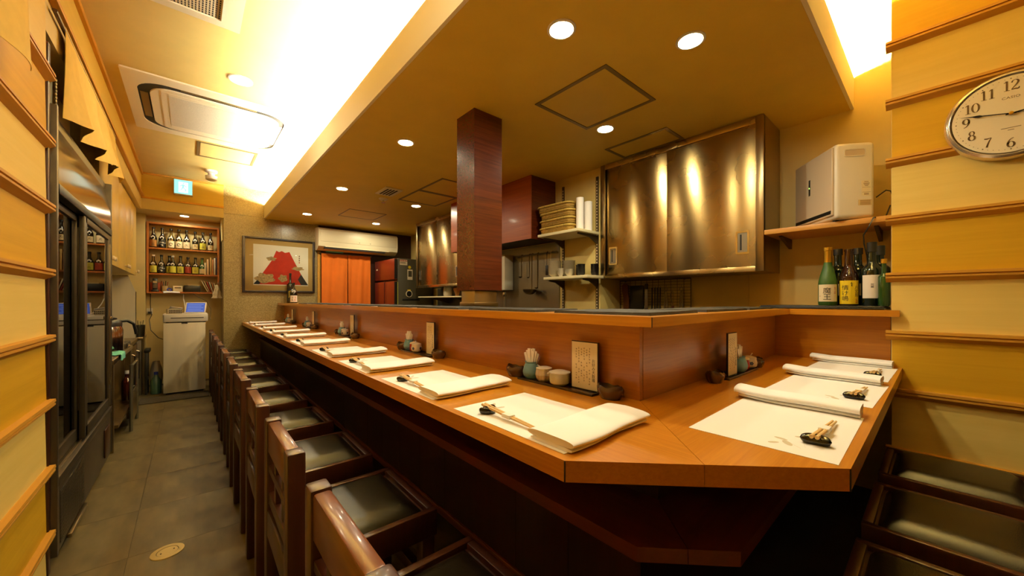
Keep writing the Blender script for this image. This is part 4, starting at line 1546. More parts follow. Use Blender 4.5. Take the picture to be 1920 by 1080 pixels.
for k in range(4):
    basket(1.5915 + .0612 * k, random.uniform(-.004, .004), .0 if k < 3 else .02, 0 if k < 3 else .05, ['bamboo basket at the bottom of the stack on the upper shelf', 'bamboo basket second from the bottom of the stack', 'bamboo basket second from the top of the stack', 'topmost bamboo basket of the stack, set slightly askew'][k])
for k, (x, y, h_, r) in enumerate([(2.325, 1.853, .258, .030), (2.405, 1.835, .236, .033)]):
    t = thing('paper_roll', ('taller white paper roll standing beside the baskets', 'shorter white paper roll next to the near steel cabinet')[k], 'roll', (x, y, 1.591))
    obj('sheet_wrap', MB().lathe([(0, 0), (r, 0), (r, h_), (r * .5, h_ + .001)], (x, y, 1.5915), 24), 'whiteroll', t)
    obj('core_hole', MB().lathe([(r * .5, h_ + .001), (r * .45, h_ - .02), (0, h_ - .02)], (x, y, 1.5915), 16), 'beigefront', t)


def stack(x, y, z, n, R, th, mname, cname, label, cat, group, foot=.55, h=None):
    """N separate dishes on each other"""
    h = h or th * 2.2
    first_ = None
    for k in range(n):
        lab = label % (ORD[k] if k < len(ORD) else str(k + 1) + 'th')
        if first_ is None:
            first_ = single(cname, MB().lathe([(0, 0), (R * foot, 0), (R * foot, h * .15), (R * .92, h * .8), (R, h), (R * .97, h), (R * .55, h * .35), (0, h * .3)], n=20), mname, lab, cat, group, 40)
            place(first_, (x, y, z))
        else:
            o = first_.copy()
            C.objects.link(o)
            o.location = (x + random.uniform(-.001, .001), y + random.uniform(-.001, .001), z + k * th)
            o['label'] = lab


ZLS = 1.2365
stack(2.345, 2.135, ZLS, 11, .055, .0111, 'plate', 'white_plate', 'white plate, %s from the bottom of the left plate stack', 'plate', 'white plates stacked on the lower shelf')
stack(2.43, 2.055, ZLS, 11, .055, .0114, 'plate', 'white_plate', 'white plate, %s from the bottom of the right plate stack', 'plate', 'white plates stacked on the lower shelf')
stack(2.312, 2.043, ZLS, 4, .0275, .0124, 'plate', 'small_bowl', 'small white bowl, %s from the bottom of the left front stack', 'bowl', 'small white bowls on the lower shelf', .5, .03)
stack(2.328, 1.966, ZLS, 3, .036, .0133, 'plate', 'small_bowl', 'small white bowl, %s from the bottom of the right front stack', 'bowl', 'small white bowls on the lower shelf', .5, .03)
for k, (x, y, n) in enumerate([(2.42, 1.93, 7), (2.36, 1.868, 7), (2.432, 1.790, 7)]):
    stack(x, y, ZLS, n, .033, .0111, 'blackcup', 'black_cup', 'black cup, %s from the bottom of the ' + ['left', 'middle', 'right'][k] + ' black stack', 'cup', 'black cups on the lower shelf', .7, .026)
stack(2.455, 1.965, ZLS, 3, .030, .0142, 'redcup', 'red_cup', 'red cup, %s from the bottom of the red stack behind', 'cup', 'red cups on the lower shelf', .7, .03)


# ================================================================== LADLES ON A RAIL
t = thing('utensil_rail', 'steel rail with hooks for ladles on the kitchen wall', 'rail', (2.48, 2.5, 1.47))
obj('bar', MB().tube([(2.478, 2.245, 1.476), (2.478, 2.78, 1.476)], .006, 8), 'wire', t)
for y in (2.255, 2.77):
    obj('bar_bracket', MB().box(2.478, 2.510, y - .006, y + .006, 1.468, 1.484), 'wire', t)


def ladle(y, ln, r, label, m='ladle', group='ladles on the rail'):
    t = thing('ladle', label, 'ladle', (2.466, y, 1.45), group)
    obj('hook', MB().tube([(2.466, y, 1.461), (2.467, y, 1.484), (2.477, y, 1.489), (2.486, y, 1.481)], .003, 6), m, t)
    obj('handle', MB().tube([(2.466, y, 1.461), (2.466, y, 1.476 - ln)], [.006, .0035], 8), m, t)
    c = (2.455 - r * .3, y, 1.476 - ln)
    obj('cup', MB().lathe([(0, -r * .75), (r * .5, -r * .68), (r * .85, -r * .35), (r, 0), (r * .95, 0), (r * .8, -r * .3), (0, -r * .65)], c, 20), m, t, angle=60)


ladle(2.69, .204, .020, 'short ladle with a small dark cup, leftmost on the rail')
ladle(2.578, .213, .014, 'thin skimmer second from the left on the rail')
ladle(2.543, .333, .067, 'large ladle with a wide deep cup in the middle of the rail')
ladle(2.467, .316, .018, 'thin long-handled ladle right of the large one')
for k, y in enumerate((2.347, 2.298)):
    t = thing('spatula', ('dark spatula hanging at the right end of the rail', 'pale spatula hanging last on the rail')[k], 'spatula', (2.466, y, 1.45))
    obj('blade', MB().box(2.463, 2.469, y - .016, y + .016, 1.27, 1.36, .002), ('black', 'whiteshelf')[k], t)
    obj('handle', MB().tube([(2.466, y, 1.355), (2.466, y, 1.470), (2.477, y, 1.487), (2.485, y, 1.480)], .004, 6), ('black', 'whiteshelf')[k], t)

# ================================================================== TOOL GRID UNDER THE NEAR CABINET
t = thing('tool_grid', 'dark wire grid hung with kitchen tools under the near cabinet', 'grid', (2.81, 1.5, 1.1))
obj('grid_frame', MB().tube([(2.806, 1.20, .95), (2.806, 1.20, 1.205), (2.806, 1.80, 1.205), (2.806, 1.80, .95)], .004, 6), 'darkwire', t)
m = MB()
for k in range(11):
    m.box(2.8045, 2.8075, 1.20, 1.80, .958 + k * .0225, .9602 + k * .0225)
obj('grid_wires', m, 'darkwire', t, kind='stuff')
m = MB()
for k in range(13):
    m.box(2.8035, 2.806, 1.2 + k * .05, 1.2025 + k * .05, .95, 1.205)
obj('grid_uprights', m, 'darkwire', t, kind='stuff')
for y in (1.25, 1.75):
    obj('wall_hook', MB().box(2.806, 2.824, y - .004, y + .004, 1.196, 1.206), 'wire', t)
single('rice_paddle', MB().prism([(1.70, .93), (1.755, .93), (1.755, 1.06), (1.768, 1.12), (1.768, 1.165), (1.752, 1.18), (1.728, 1.18), (1.712, 1.165), (1.712, 1.10), (1.70, 1.04)], 'x', 2.785, 2.797), 'board', 'red-brown wooden paddle at the left end of the tool grid', 'paddle')
t = thing('cutting_board', 'dark cutting board standing behind the tools on the left of the grid', 'cutting board', (2.78, 1.62, 1.0))
obj('board', MB().box(2.788, 2.801, 1.575, 1.697, .93, 1.16, .004), 'black', t)
t = thing('knife', 'broad pale-bladed knife hanging right of the dark cutting board', 'knife', (2.78, 1.53, 1.0))
obj('blade', MB().box(2.792, 2.795, 1.535, 1.562, .95, 1.13), 'chrome', t)
obj('handle', MB().box(2.786, 2.80, 1.538, 1.560, 1.13, 1.175, .003), 'black', t)
for k, y in enumerate([1.50, 1.475, 1.455, 1.43]):
    t = thing('skewer_tool', ['first', 'second', 'third', 'fourth'][k] + ' thin black tool of the cluster in the middle of the grid', 'tool', (2.79, y, 1.05), 'thin black tools on the grid')
    obj('shank', MB().tube([(2.793, y, 1.14), (2.793, y + .003, .95)], .005, 6), 'black', t)
    obj('tip', MB().ball((2.793, y + .003, .955), .010, (1, 1, 1.3), 8, 6), 'chrome' if k % 2 else 'black', t)
    obj('loop', MB().tube([(2.793, y, 1.138), (2.797, y, 1.15), (2.803, y, 1.145)], .0025, 6), 'wire', t)
for k, (y, lab) in enumerate([(1.385, 'steel scissors hanging in the middle of the tool grid'), (1.265, 'steel tongs hanging near the right end of the tool grid')]):
    t = thing('scissors' if k == 0 else 'tongs', lab, 'scissors' if k == 0 else 'tongs', (2.79, y, 1.05))
    for s in (-1, 1):
        obj('arm', MB().tube([(2.793, y + .002 * s, 1.11), (2.793, y + .008 * s, 1.03), (2.793, y + .013 * s, .95)], [.005, .008, .004], 6), 'wire', t)
    rg = MB()
    p = [(2.793, y + .012 * math.cos(q), 1.125 + .014 * math.sin(q)) for q in [2 * PI * i / 12 for i in range(13)]]
    obj('ring', rg.tube(p, .003, 6, False), 'wire', t)
    obj('hanger', MB().tube([(2.793, y, 1.139), (2.797, y, 1.158), (2.803, y, 1.158)], .002, 6), 'wire', t)
t = thing('whisk', 'small wire whisk with brown handle right of the scissors', 'whisk', (2.79, 1.33, 1.0))
obj('handle', MB().tube([(2.793, 1.33, .94), (2.793, 1.33, 1.00)], .010, 8), 'board', t)
for q in range(4):
    a = q * PI / 4
    p = [(2.793 + .010 * math.sin(w_ * PI) * math.cos(a) * s, 1.33 + .022 * math.sin(w_ * PI) * math.sin(a) * s, 1.0 + .11 * math.sin(w_ * PI / 2)) for w_, s in [(i / 8, 1) for i in range(9)]]
    obj('wire_loop', MB().tube(p, .0016, 5), 'wire', t)

# ================================================================== FAR WALL
t = thing('framed_picture', 'framed print of a red mountain with gold clouds on the stone wall', 'picture', (.93, YE - .01, 1.5))
X0, X1, Z0, Z1 = .506, 1.345, 1.141, 1.868
yb = YE - .002
fr = 'framewood'
obj('frame_bar', MB().box(X0, X0 + .028, yb - .03, yb, Z0, Z1, .003), fr, t)
obj('frame_bar', MB().box(X1 - .028, X1, yb - .03, yb, Z0, Z1, .003), fr, t)
obj('frame_bar', MB().box(X0 + .0285, X1 - .0285, yb - .03, yb, Z0, Z0 + .026, .003), fr, t)
obj('frame_bar', MB().box(X0 + .0285, X1 - .0285, yb - .03, yb, Z1 - .026, Z1, .003), fr, t)
obj('mount', MB().box(X0 + .02, X1 - .02, yb - .016, yb - .001, Z0 + .02, Z1 - .02), 'passe', t)
px0, px1, pz0, pz1 = .622, 1.262, 1.238, 1.775
obj('print_sheet', MB().box(px0, px1, yb - .0166, yb - .0155, pz0, pz1), 'canvas', t)


def flat(name, pts, m, d):
    mb = MB()
    n = len(pts)
    mb.poly([(px0 + u * (px1 - px0), yb - .0166 - d, pz0 + v * (pz1 - pz0)) for u, v in pts])
    return obj(name, mb, m, t)


flat('mountain_base', [(.0, .02), (1.0, .02), (.86, .30), (.60, .34), (.40, .30), (.14, .24)], 'mtdark', .0004)
flat('mountain_slope', [(.10, .02), (.86, .02), (.80, .16), (.86, .30), (.74, .60), (.64, .86), (.56, .83), (.5, .87), (.45, .84), (.40, .87), (.32, .62), (.14, .26), (.16, .14)], 'mtred', .0008)
rp = random.Random(3)
for cx, cy, rx, ry in ((.20, .17, .17, .12), (.52, .18, .08, .09), (.31, .66, .085, .05), (.80, .44, .11, .05)):
    P = []
    for k in range(22):
        a = 2 * PI * k / 22
        j = 1 + .22 * math.sin(5 * a + cx * 20) * (1 if k % 2 else .5)
        P.append((max(.005, cx + rx * j * math.cos(a)), max(.03, cy + ry * j * math.sin(a))))
    flat('cloud', P, 'cloudgold', .0012)
for k in range(4):
    flat('signature_mark', [(.815, .78 - .055 * k), (.838, .785 - .055 * k), (.835, .75 - .055 * k), (.822, .74 - .055 * k)], 'inkbrown' if k < 3 else 'inkred', .0004)
obj('picture_glass', MB().box(X0 + .028, X1 - .028, yb - .022, yb - .021, Z0 + .026, Z1 - .026), glass('picture_glass', (252, 252, 250), 0, 1.2), t)

# wall air conditioner
t = thing('wall_air_conditioner', 'long cream wall-mounted air conditioner above the orange door curtain', 'air conditioner', (1.9, YE - .1, 1.75))
prof = [(YE, 1.765), (YE, 2.065), (YE - .05, 2.072), (YE - .17, 2.060), (YE - .205, 2.03), (YE - .21, 1.86), (YE - .195, 1.80), (YE - .11, 1.752), (YE - .03, 1.748)]
obj('casing', MB().prism(prof, 'x', 1.362, 2.49), 'ac', t)
obj('end_cap', MB().prism([(y - .003, z) for y, z in prof], 'x', 1.352, 1.362), 'ac', t)
obj('end_cap', MB().prism([(y - .003, z) for y, z in prof], 'x', 2.49, 2.50), 'ac', t)
obj('front_panel', MB().box(1.375, 2.478, YE - .215, YE - .2, 1.865, 2.026, .006), 'ac', t)
obj('outlet', MB().box(1.43, 2.30, YE - .205, YE - .12, 1.768, 1.790).tf(Matrix.Translation((0, 0, 0))), 'dark', t)
obj('louver', MB().prism([(YE - .206, 1.800), (YE - .212, 1.792), (YE - .150, 1.764), (YE - .148, 1.770)], 'x', 1.44, 2.36), 'ac', t)
obj('indicator', MB().box(1.90, 1.912, YE - .2155, YE - .2145, 1.885, 1.893), 'black', t)
obj('indicator', MB().box(2.06, 2.072, YE - .2155, YE - .2145, 1.885, 1.893), 'black', t)

# orange door curtain
t = thing('door_curtain', 'orange split curtain hanging in the kitchen doorway under the air conditioner', 'curtain', (1.77, YE - .06, 1.70))
obj('rod', MB().tube([(1.40, YE - .05, 1.715), (2.14, YE - .05, 1.715)], .008, 8), 'wire', t)
for a, b, ph in ((1.425, 1.785, 0), (1.79, 2.125, 2)):
    m = MB().surf(lambda u, v: (a + (b - a) * u, YE - .055 - .010 * math.sin(u * 11 + ph) * (.4 + v) - .004 * math.sin(u * 23 + v * 3), 1.712 - v * .95), 30, 12)
    m.thick(.002)
    obj('curtain_panel', m, 'orange', t, angle=80)
obj('curtain_tag', MB().box(1.48, 1.72, YE - .069, YE - .062, 1.735, 1.75), 'tealcloth', t)

# kitchen refrigerator
t = thing('kitchen_refrigerator', 'tall refrigerator with red-brown doors and a grey side in the kitchen corner', 'refrigerator', (2.5, 5.4, 0))
X0, X1, Y0, Y1 = 2.19, 2.80, 5.06, 5.80
obj('cabinet_body', MB().box(X0 + .05, X1, Y0, Y1, .03, 1.64, .008), 'fridgeside', t)
obj('base', MB().box(X0 + .08, X1 - .02, Y0 + .02, Y1 - .02, 0, .03), 'black', t)
for a, b, z0, z1, hy in ((Y0 + .002, Y1 - .002, 1.335, 1.635, 0), (Y0 + .002, (Y0 + Y1) / 2 - .005, .80, 1.31, 1), ((Y0 + Y1) / 2 + .005, Y1 - .002, .80, 1.31, 2), (Y0 + .002, Y1 - .002, .08, .78, 0)):
    d = obj('door', MB().box(X0, X0 + .045, a, b, z0, z1, .006), 'fridge', t)
    if hy == 0:
        obj('door_badge', MB().box(X0 - .001, X0, b - .12, b - .07, z0 + .16, z0 + .18), 'lb_cream', d)
    obj('door_edge', MB().box(X0 + .001, X0 + .044, a - .002, a, z0 + .01, z1 - .01), 'black', d)
obj('yellow_strip', MB().box(X0 + .046, X0 + .054, Y0 - .002, Y0, .85, 1.30), 'lb_yelgreen', t)
single('price_sticker', MB().box(2.27, 2.385, Y0 - .002, Y0, 1.545, 1.625), 'lb_cream', 'red and cream printed sticker on the side of the refrigerator', 'sticker')
bpy.data.objects['price_sticker'].data.materials[0] = M['lb_cream']
pst = bpy.data.objects['price_sticker']
m = MB()
m.box(2.272, 2.383, Y0 - .0026, Y0 - .0019, 1.598, 1.622)
obj('red_band', m, 'inkred', pst)
m = MB()
for k in range(4):
    m.box(2.278 + k * .027, 2.296 + k * .027, Y0 - .003, Y0 - .0026, 1.604, 1.616)
obj('band_marks', m, 'lb_cream', pst, kind='stuff')
m = MB()
for z in (1.585, 1.572):
    m.box(2.278, 2.36, Y0 - .0026, Y0 - .0019, z - .003, z + .003)
obj('print_lines', m, 'inkbrown', pst, kind='stuff')
t = thing('clipped_bag', 'clear bag of slips held by a round yellow magnet on the refrigerator side', 'bag', (2.42, Y0 - .005, 1.42))
obj('pouch', MB().box(2.385, 2.465, Y0 - .008, Y0 - .001, 1.335, 1.485, .002), 'lb_cream', t)
obj('slip', MB().box(2.397, 2.453, Y0 - .0095, Y0 - .0075, 1.38, 1.465), 'fridgeside', t)
mg = MB().lathe([(.022, 0), (.022, .008), (0, .010)], n=16)
mg.tf(Matrix.Translation((2.418, Y0 - .001, 1.518)) @ Matrix.Rotation(PI / 2, 4, 'X'))
obj('magnet', mg, 'lb_yellow', t)
t = thing('kitchen_timer', 'small round dial timer stuck low on the refrigerator side', 'timer', (2.41, Y0 - .005, 1.13))
mg = MB().lathe([(.05, 0), (.05, .012), (.042, .016), (.040, .010)], n=28)
mg.tf(Matrix.Translation((2.41, Y0 - .001, 1.13)) @ Matrix.Rotation(PI / 2, 4, 'X'))
obj('rim', mg, 'lb_cream', t)
mg = MB().lathe([(.040, .010), (0, .011)], n=28)
mg.tf(Matrix.Translation((2.41, Y0 - .001, 1.13)) @ Matrix.Rotation(PI / 2, 4, 'X'))
obj('dial', mg, 'black', t)
obj('clip_top', MB().box(2.385, 2.435, Y0 - .012, Y0 - .001, 1.172, 1.192, .003), 'lb_yellow', t)
single('magnetic_bar', MB().box(2.31, 2.58, Y0 - .008, Y0, 1.035, 1.06, .002), 'black', 'black magnetic bar low on the refrigerator side', 'bar')
# shelf and jars beside it, seen left of the pillar
t = thing('prep_shelf', 'pale low shelf against the steel wall sheet left of the pillar', 'shelf', (2.65, 4.2, 1.08))
obj('board', MB().box(2.45, 2.812, 3.75, 4.85, 1.075, 1.09, .002), 'whiteshelf', t)
obj('bracket', MB().prism([(2.812, 1.074), (2.812, .99), (2.52, 1.066), (2.52, 1.074)], 'y', 4.0, 4.015), 'bracket', t)
obj('bracket', MB().prism([(2.812, 1.074), (2.812, .99), (2.52, 1.066), (2.52, 1.074)], 'y', 4.6, 4.615), 'bracket', t)
single('glass_jar', MB().lathe([(0, 0), (.055, 0), (.06, .01), (.06, .12), (.05, .13), (0, .13)], (2.56, 4.22, 1.09), 20), 'plate', 'pale jar on the low shelf left of the pillar', 'jar')
single('patterned_vase', MB().lathe([(0, 0), (.03, 0), (.022, .02), (.045, .07), (.05, .10), (.03, .14), (.02, .15), (0, .15)], (2.56, 4.0, 1.09), 20), 'lb_brown', 'orange and brown patterned vase on the low shelf beside the pale jar', 'vase')

# ================================================================== LEFT: COOLER
t = thing('display_cooler', 'tall glass-door bottle cooler with bronze metal frame along the left wall', 'cooler', (-.7, 2.9, 0))
XF, XB, Y0, Y1 = -.386, -.98, 2.232, 3.565
obj('side_panel', MB().box(XB, XF, Y0, Y0 + .02, .05, 1.80, .003), 'cooler', t)
obj('side_panel', MB().box(XB, XF, Y1 - .02, Y1, .05, 1.80, .003), 'cooler', t)
obj('back_panel', MB().box(XB, XB + .02, Y0 + .02, Y1 - .02, .05, 1.80), 'coolerin', t)
obj('top_panel', MB().box(XB + .02, XF - .03, Y0 + .02, Y1 - .02, 1.76, 1.80), 'cooler', t)
obj('header_panel', MB().prism([(XF, 1.50), (XF - .004, 1.62), (XF - .03, 1.76), (XF - .06, 1.795), (XF - .06, 1.50)], 'y', Y0 + .021, Y1 - .021), 'header', t)
obj('header_strip', MB().box(XF - .03, XF + .003, Y0 + .021, Y1 - .021, 1.46, 1.50, .004), 'black', t)
obj('sill', MB().box(XF - .07, XF + .002, Y0 + .021, Y1 - .021, .315, .352, .003), 'cooler', t)
for k in range(2):
    obj('sill_track', MB().box(XF - .022 - .026 * k, XF - .016 - .026 * k, Y0 + .022, Y1 - .022, .352, .360), 'steel2', t)
obj('inner_floor', MB().box(XB + .02, XF - .07, Y0 + .021, Y1 - .021, .30, .33), 'coolerin', t)
ymid = 2.80
for k, (a, b, x) in enumerate(((Y0 + .022, ymid + .03, XF - .05), (ymid - .045, Y1 - .022, XF - .024))):
    d = thing if False else None
    fr = MB()
    z0, z1 = .361, 1.458
    fr.box(x, x + .02, a, a + .028, z0, z1, .002).box(x, x + .02, b - .075, b, z0, z1, .002).box(x, x + .02, a + .028, b - .075, z0, z0 + .055, .002).box(x, x + .02, a + .028, b - .075, z1 - .03, z1, .002)
    if k == 1:
        fr.box(x, x + .02, a + .028, a + .06, z0, z1, .002)
    d = obj('sliding_door', fr, 'cooler', t)
    obj('glass_pane', MB().box(x + .008, x + .012, a + .03, b - .076, z0 + .054, z1 - .03), 'glass', d)
    obj('pull_strip', MB().box(x + .0195, x + .024, b - .060, b - .050, .50, 1.40, .001), 'steel2', d)
    obj('door_lock', MB().lathe([(.010, 0), (.010, .012), (0, .013)], n=12).tf(Matrix.Translation((x + .02, b - .03, .93)) @ Matrix.Rotation(PI / 2, 4, 'Y')), 'chrome', d)
for k, z in enumerate((.58, .80, 1.02, 1.24)):
    m = MB()
    for j in range(14):
        yy = Y0 + .05 + j * (Y1 - Y0 - .1) / 13
        m.tube([(XB + .03, yy, z), (XF - .08, yy, z)], .003, 5)
    sh = obj('wire_shelf', m, 'wire', t, kind='stuff')
    obj('shelf_lip', MB().box(XF - .082, XF - .078, Y0 + .03, Y1 - .03, z - .006, z + .022), 'wire', t)
g = obj('grille_panel', MB().box(XF - .02, XF - .004, Y0 + .021, Y1 - .021, .05, .312, .003), 'cooler', t)
obj('grille_recess', MB().box(XF - .0045, XF - .003, Y0 + .06, Y0 + .50, .075, .285), 'dark', g)
m = MB()
for j in range(30):
    m.box(XF - .0035, XF - .0015, Y0 + .065 + j * .0145, Y0 + .071 + j * .0145, .078, .282)
for j in range(14):
    m.box(XF - .0035, XF - .0015, Y0 + .062, Y0 + .498, .082 + j * .0145, .086 + j * .0145)
obj('grille_mesh', m, 'cooler', g, kind='stuff')
obj('controller', MB().box(XF - .004, XF + .004, Y1 - .28, Y1 - .12, .09, .26, .004), 'post', t)
obj('kick_strip', MB().box(XF - .003, XF + .012, Y0 + .16, Y0 + .48, .045, .062, .003), 'steel2', t)
for x in (XB + .06, XF - .07):
    for y in (Y0 + .07, Y1 - .08):
        obj('foot', MB().lathe([(.025, 0), (.025, .02), (.015, .05)], (x, y, 0), 14), 'black', t)
for k, (y, z, gm, lm) in enumerate([(2.42, 1.02, 'g_dark', 'lb_cream'), (2.56, 1.02, 'g_green', 'lb_white'), (2.70, 1.02, 'g_brown', 'lb_tan'), (3.0, 1.02, 'g_dark', 'lb_tan'), (3.2, 1.02, 'g_green', 'lb_cream'),
                                    (2.40, .58, 'g_dark', 'lb_white'), (2.6, .58, 'g_brown', 'lb_cream'), (3.05, .58, 'g_dark', 'lb_white'), (3.3, .58, 'g_brown', 'lb_tan')]):
    bottle('cooler_bottle', ['dark bottle nearest the post on the upper cooler shelf', 'green white-labelled bottle on the upper cooler shelf', 'brown bottle beside the door stile on the upper cooler shelf', 'dark tan-labelled bottle behind the right cooler door', 'green bottle behind the right cooler door', 'dark bottle nearest the post on the lower cooler shelf', 'brown bottle on the lower cooler shelf, left door', 'dark white-labelled bottle low behind the right cooler door', 'brown bottle low at the far end of the cooler'][k],
           (-.68, y, z + .003), 0, .036, .20, .74, gm, lm, (.03, .10))

# things above the cooler
t = thing('junction_box', 'black electrical box with a hanging chain above the cooler', 'box', (-.46, 2.30, 1.83))
obj('case', MB().box(-.52, -.415, 2.235, 2.33, 1.806, 1.93, .004), 'black', t)
for k in range(8):
    obj('chain_link', MB().ball((-.408, 2.335 + .002 * (k % 2), 1.93 - k * .014), .006, (.6, 1, 1.2), 8, 6), 'wire', t)
t = thing('top_crate', 'white box standing on the cooler behind the hanging cloth', 'box', (-.5, 2.5, 1.8))
obj('carton', MB().box(-.80, -.46, 2.35, 2.9, 1.801, 1.98, .003), 'cream', t)
obj('carton_flap', MB().box(-.79, -.462, 2.36, 2.89, 1.9805, 1.984), 'beigefront', t)

# noren cloth over the cooler
t = thing('short_noren', 'short yellow noren cloth hanging from the beam over the cooler', 'curtain', (-.40, 3.3, 2.2))
obj('pole', MB().tube([(-.398, 2.26, 2.175), (-.398, 3.80, 2.175)], .008, 8), 'norenback', t)
for k in range(3):
    a, b = 2.40 + k * .455, 2.40 + (k + 1) * .455 - .006
    zb = [1.80, 1.83, 1.85][k]

    def cloth(u, v, a=a, b=b, zb=zb, k=k):
        q = (u * 1.5 + .15 * k) % 1.0
        tri = 1 - abs(2 * q - 1)
        return (-.394 + .010 * v + .062 * (tri - .25) * v ** 1.5 + .004 * math.sin(u * 21) * v, a + (b - a) * u + .03 * v * (tri - .5), 2.188 - (2.188 - zb) * v + .03 * v * tri)
    m = MB().surf(cloth, 48, 10).thick(.0018)
    obj('cloth_panel', m, 'noren', t, angle=60)
t = thing('entrance_noren', 'yellow cloth end hanging in the upper left corner before the siding wall', 'curtain', (-.36, 1.5, 2.2))
obj('pole', MB().tube([(-.372, .2, 2.12), (-.372, 1.735, 2.12)], .010, 8), 'norenback', t)
obj('pole_bracket', MB().box(-.404, -.366, 1.55, 1.57, 2.10, 2.128, .002), 'norenback', t)
m = MB().surf(lambda u, v: (-.365 + .016 * v * math.sin(u * 9) + .004, 1.20 + .525 * u + .03 * v, 2.125 - .405 * v), 24, 10).thick(.0018)
obj('cloth_panel', m, 'noren', t, angle=80)

# ================================================================== LEFT: CUPBOARD AND KITCHENETTE
t = thing('wall_cupboard', 'yellow wood wall cupboard with knobs beyond the cooler', 'cupboard', (-.65, 4.8, 1.32))
obj('carcass', MB().box(-.90, -.47, 3.62, 5.84, 1.32, 2.068), 'cupboard', t)
for k in range(5):
    a = 3.62 + k * .444
    d = obj('door', MB().box(-.47, -.450, a + .002, a + .442, 1.315, 2.06, .002), 'cupboard', t)
    obj('knob', MB().lathe([(.008, 0), (.008, .012), (.018, .020), (.016, .030), (0, .032)], n=14).tf(Matrix.Translation((-.45, a + (.39 if k % 2 == 0 else .05), 1.355)) @ Matrix.Rotation(PI / 2, 4, 'Y')), 'lb_cream', d)
t = thing('splash_panel', 'white partition board with a cut corner standing at the end of the low counter', 'panel', (-.7, 5.67, 0))
obj('sheet', MB().prism([(-1.0, 0), (-.440, 0), (-.440, 1.13), (-.50, 1.31), (-1.0, 1.31)], 'y', 5.67, 5.68), 'cabwhite', t)
obj('edge_strip', MB().box(-.440, -.436, 5.668, 5.682, 0, 1.13), 'chrome', t)
t = thing('low_stand', 'small low stand at the far end of the kitchenette by the alcove', 'stand', (-.5, 5.9, 0))
obj('top', MB().box(-.9, -.385, 5.70, 6.12, .61, .635, .003), 'steel2', t)
obj('case', MB().box(-.88, -.40, 5.72, 6.10, .0, .6095, .003), 'cooler', t)

t = thing('steel_counter', 'low stainless kitchenette counter with open front between cooler and alcove', 'counter', (-.7, 4.5, 0))
obj('worktop', MB().box(-1.0, -.385, 3.64, 4.72, .605, .640, .003), 'steel2', t)
for y in (3.68, 4.66):
    for x in (-.98, -.42):
        obj('leg', MB().box(x, x + .028, y, y + .028, 0, .605), 'steel2', t)
obj('lower_shelf', MB().box(-.98, -.372, 3.709, 4.66, .16, .18), 'steel2', t)
obj('side_sheet', MB().box(-.98, -.46, 4.30, 4.32, .181, .604), 'steel2', t)
t = thing('undercounter_fridge', 'low stainless refrigerator with bar handle beyond the open counter', 'refrigerator', (-.7, 5.2, 0))
obj('case', MB().box(-1.0, -.44, 4.76, 5.62, .05, .60, .004), 'steel2', t)
obj('worktop', MB().box(-1.0, -.42, 4.74, 5.66, .6005, .635, .003), 'steel2', t)
for a, b in ((4.78, 5.19), (5.2, 5.60)):
    d = obj('door', MB().box(-.44, -.425, a, b, .08, .58, .003), 'steel2', t)
    obj('bar_handle', MB().tube([(-.425, b - .05, .20), (-.405, b - .05, .21), (-.405, b - .05, .50), (-.425, b - .05, .51)], .006, 8), 'chrome', d)
for x in (-.95, -.47):
    for y in (4.8, 5.58):
        obj('foot', MB().lathe([(.02, 0), (.02, .05)], (x, y, 0), 10), 'black', t)
t = thing('tray_rack', 'narrow steel rack leaning at the front of the kitchenette', 'rack', (-.42, 4.5, 0))
for y in (4.20, 4.62):
    obj('upright', MB().tube([(-.352, y, 0), (-.352, y, .53)], .011, 8), 'wire', t)
obj('sheet', MB().box(-.355, -.349, 4.212, 4.608, .06, .30), 'steel2', t)
obj('rod', MB().tube([(-.352, 4.20, .515), (-.352, 4.62, .515)], .008, 8), 'wire', t)

t = thing('thermos_jug', 'steel vacuum jug with a black lid and handle on the low counter', 'jug', (-.56, 4.2, .61))
jx, jy = -.478, 4.20
obj('body', MB().lathe([(0, 0), (.082, 0), (.086, .01), (.086, .17), (.078, .20), (.06, .21)], (jx, jy, .6405), 28), 'chrome', t)
obj('collar', MB().lathe([(.079, .198), (.079, .225), (.068, .245), (.06, .25), (0, .25)], (jx, jy, .6405), 28), 'black', t)
obj('lid', MB().lathe([(.05, .25), (.05, .262), (.03, .268), (0, .268)], (jx, jy, .6405), 20), 'black', t)
obj('spout', MB().prism([(jx - .03, .888), (jx + .03, .888), (jx, .888 + .012)], 'y', jy - .11, jy - .06), 'black', t)
obj('handle', MB().tube([(jx + .05, jy + .04, .876), (jx + .10, jy + .06, .878), (jx + .135, jy + .075, .85), (jx + .145, jy + .08, .80), (jx + .148, jy + .082, .765)], [.013, .012, .011, .011, .009], 10), 'black', t)
t = thing('coffee_warmer', 'black and grey control box on the counter edge beside the jug', 'box', (-.47, 4.55, .61))
obj('case', MB().box(-.62, -.395, 4.40, 4.68, .6405, .685, .006), 'cooler', t)
obj('control_panel', MB().box(-.3955, -.392, 4.43, 4.65, .648, .678), 'black', t)
obj('dial', MB().lathe([(.012, 0), (.012, .01), (0, .011)], n=12).tf(Matrix.Translation((-.392, 4.48, .663)) @ Matrix.Rotation(PI / 2, 4, 'Y')), 'chrome', t)


def rag(name, cx, cy, z, label, sx=.16, sy=.22, drop=.05):
    def f(u, v):
        x, y = (u - .5) * sx, (v - .5) * sy
        edge = max(0, x - sx * .18)
        return (cx + min(x, sx * .22), cy + y, z + .012 + .007 * math.sin(u * 9) * math.cos(v * 11) - edge / (sx * .32) * drop)
    m = MB().surf(f, 16, 16).thick(.003)
    return single(name, m, 'tealcloth', label, 'cloth', None, 80)


